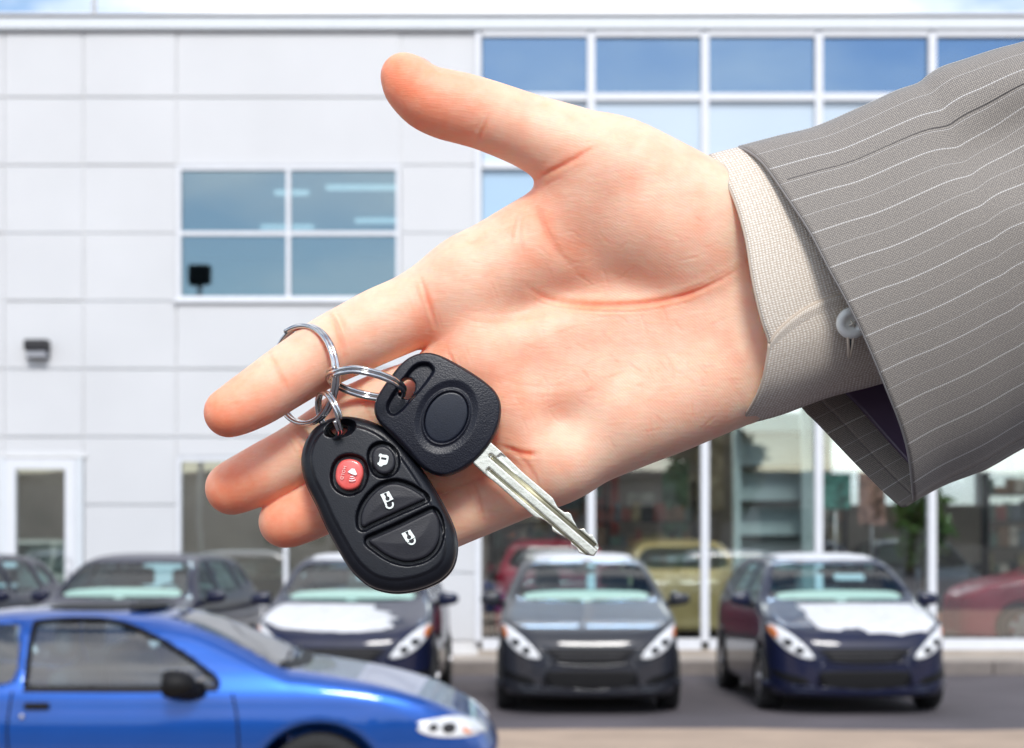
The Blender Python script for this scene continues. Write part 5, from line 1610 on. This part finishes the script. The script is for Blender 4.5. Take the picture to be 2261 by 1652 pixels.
# one flank of the slot is steep (towards the oval), the other fades
top = top - 15 * np.clip((2 - slot) / 6, 0, 1)
hole = s.sdf(ck_([(330, 395), (390, 350), (445, 362), (492, 420), (492, 480), (462, 560), (412, 606), (350, 590), (298, 545), (305, 465)]))
f = rounded(d, np.abs(s.C) - 31, 24)
f = np.maximum(f, s.C - top[:, None, :])
f = smax(f, -hole[:, None, :] + 0 * s.C, 3)
head = s.mesh('key_head', f, M['keyhead'], key)
fp = rounded(ell(56.5, 42.5), np.abs(s.C - 14) - (base - 7 + 1.2 - 14)[:, None, :], 2)
s.mesh('emblem_plate', fp, M['plate'], key)
# blade
BU, BV = 1160, 1080
s = Slab(BU, BV, (160, 160), -14, 14, 1.15)
s.u0, s.v0 = BU, BV
BL = cb_([(250, 130), (330, 212), (440, 308), (482, 350), (700, 560), (900, 730), (1045, 855), (1062, 892), (1100, 962), (1140, 990), (1180, 1020), (1215, 1014), (1250, 1034), (1275, 1100), (1310, 1160), (1322, 1192), (1345, 1212), (1410, 1207), (1435, 1250), (1470, 1280), (1500, 1278), (1540, 1330), (1578, 1430), (1555, 1475), (1520, 1525), (1490, 1522), (1420, 1510), (1340, 1485), (1330, 1440), (1300, 1415), (1260, 1400), (1245, 1340), (1200, 1310), (1130, 1280), (1070, 1250), (1035, 1225), (1030, 1170), (950, 1110), (890, 1085), (850, 1084), (800, 1042), (600, 872), (400, 692), (270, 592), (130, 460), (60, 395)])
d = s.sdf(BL, smooth=False)
L_ = lambda p: s.loc(cb_([p]))[0]
g1 = seg_dist(s.A, s.B, L_((322, 365)), L_((1640, 1500))) - 4.0
g2 = seg_dist(s.A, s.B, L_((300, 520)), L_((1560, 1610))) - 2.2
up_step = poly_sdf(s.A, s.B, np.array(s.loc(cb_([(395, 378), (440, 335), (600, 420), (1700, 1380), (1650, 1500), (1000, 945)]))))
lo_step = poly_sdf(s.A, s.B, np.array(s.loc(cb_([(268, 590), (272, 530), (300, 500), (1500, 1560), (1350, 1700), (240, 720)]))))
top = 9.0 + 0 * d
top = top - 2.6 * np.clip((1.5 - up_step) / 3, 0, 1) - 2.6 * np.clip((1.5 - lo_step) / 3, 0, 1)
top = top - 6.0 * np.clip((1.2 - g1) / 2.5, 0, 1) - 5.0 * np.clip((1.2 - g2) / 2.5, 0, 1)
f = rounded(d, np.maximum(s.C - 9, -9 - s.C), 1.6)
f = np.maximum(f, s.C - top[:, None, :])
bl = s.mesh('blade', f, M['nickel'], key, 1)
bl.location = ((BU - KU) * K, 0, -(BV - KV) * K)
# darker floors of the two grooves
for (p0, p1, r_) in (((330, 372), (1530, 1408), 3.0), ((312, 532), (1440, 1508), 1.9)):
    a, b = s.loc(cb_([p0]))[0], s.loc(cb_([p1]))[0]
    t_ = tube('groove_floor', [(a[0] * K, -2.2 * K, a[1] * K), (b[0] * K, -2.2 * K, b[1] * K)], r_ * K, M['groove'], bl, n=8)
# green gasket where the blade enters the head
gp = [(L_(p)[0] * K + bl.location.x, 0, L_(p)[1] * K + bl.location.z) for p in ((320, 205), (235, 330), (128, 450))]
tube('gasket', gp, 8.5 * K, material('teal_gasket', (0.01, 0.09, 0.09), 0.5), key, n=8)

# ---------------- split rings
def coil(name, c, e1, e2, r1, r2, wire, label, group, turns=2.0, lead=None, phase=0.0, flat=1.0, ends=0.1):
    """a split ring: helix of two turns on the ellipse c + r1 cos e1 + r2 sin e2"""
    c, e1, e2 = Vector(c), Vector(e1), Vector(e2)
    nrm_ = e1.cross(e2).normalized()
    lead = lead if lead is not None else wire * 2.05
    pts = []
    N = int(72 * turns)
    for i in range(N + 1):
        t = i / N * turns
        a = phase + 2 * math.pi * t
        # the two turns lie flat beside each other and step over in a short stretch
        st_ = math.floor(t); frc = t - st_
        lv = st_ + np.clip((frc - 0.90) / 0.10, 0, 1)
        lv = lv - turns / 2 + 0.5 if turns > 1 else 0
        pts.append(c + e1 * (r1 * math.cos(a)) + e2 * (r2 * math.sin(a)) + nrm_ * (lead * lv))
    o_ = empty('split_ring', c)
    pts = [p - c for p in pts]
    tag(o_, label, 'key ring', group)
    tube('coil', pts, wire, M['chrome'], o_, n=12, flat=flat)
    return o_, pts
def ellipse_frame(u, v, w, ax_uv, ax_w, R, tilt_sign):
    pass
# big ring round the index finger: circle of radius 104 px, its right side toward the viewer
c = HP(673, 828, 96)
e1 = Vector((0.71, -0.71, 0.0)).normalized()       # points right and toward the viewer
e2 = Vector((-0.06, 0.0, 0.99)); e2 = (e2 - e1 * e2.dot(e1)).normalized()
RB = 105 * K
big, bp_ = coil('split_ring', c, e1, e2, RB, RB, 5.6 * K, 'largest chrome split ring, looped round the index finger', 'chrome split rings', phase=2.0, flat=1.0, lead=9.5 * K)
# crimped end of the outer turn
e_ = bp_[0]; box_ = box('crimped_end', -0.0007, 0.0007, -0.0007, 0.0007, -0.0009, 0.0009, M['chrome'], big, 0.0002)
box_.location = HP(694, 733, 118) - c
# ring through the key head
c2 = HP(808, 847, 156)
e1 = (HP(893, 868, 146) - HP(724, 827, 166)).normalized()
e2 = Vector((0.05, -0.97, 0.24)); e2 = (e2 - e1 * e2.dot(e1)).normalized()
R2 = (HP(893, 868, 146) - HP(724, 827, 166)).length / 2
coil('split_ring', c2, e1, e2, R2, R2 * 0.98, 4.6 * K, 'double coiled chrome split ring joining the largest ring to the key head', 'chrome split rings', phase=2.6)
# ring through the remote
c3 = HP(727, 917, 146)
e1 = (HP(744, 966, 146) - HP(711, 868, 148)).normalized()
e2 = Vector((0.42, -0.86, 0.12)); e2 = (e2 - e1 * e2.dot(e1)).normalized()
R3 = (HP(744, 966, 146) - HP(711, 868, 148)).length / 2
coil('split_ring', c3, e1, e2, R3, R3 * 0.98, 4.0 * K, 'smallest chrome split ring, joining the largest ring to the black remote', 'chrome split rings', phase=1.2)
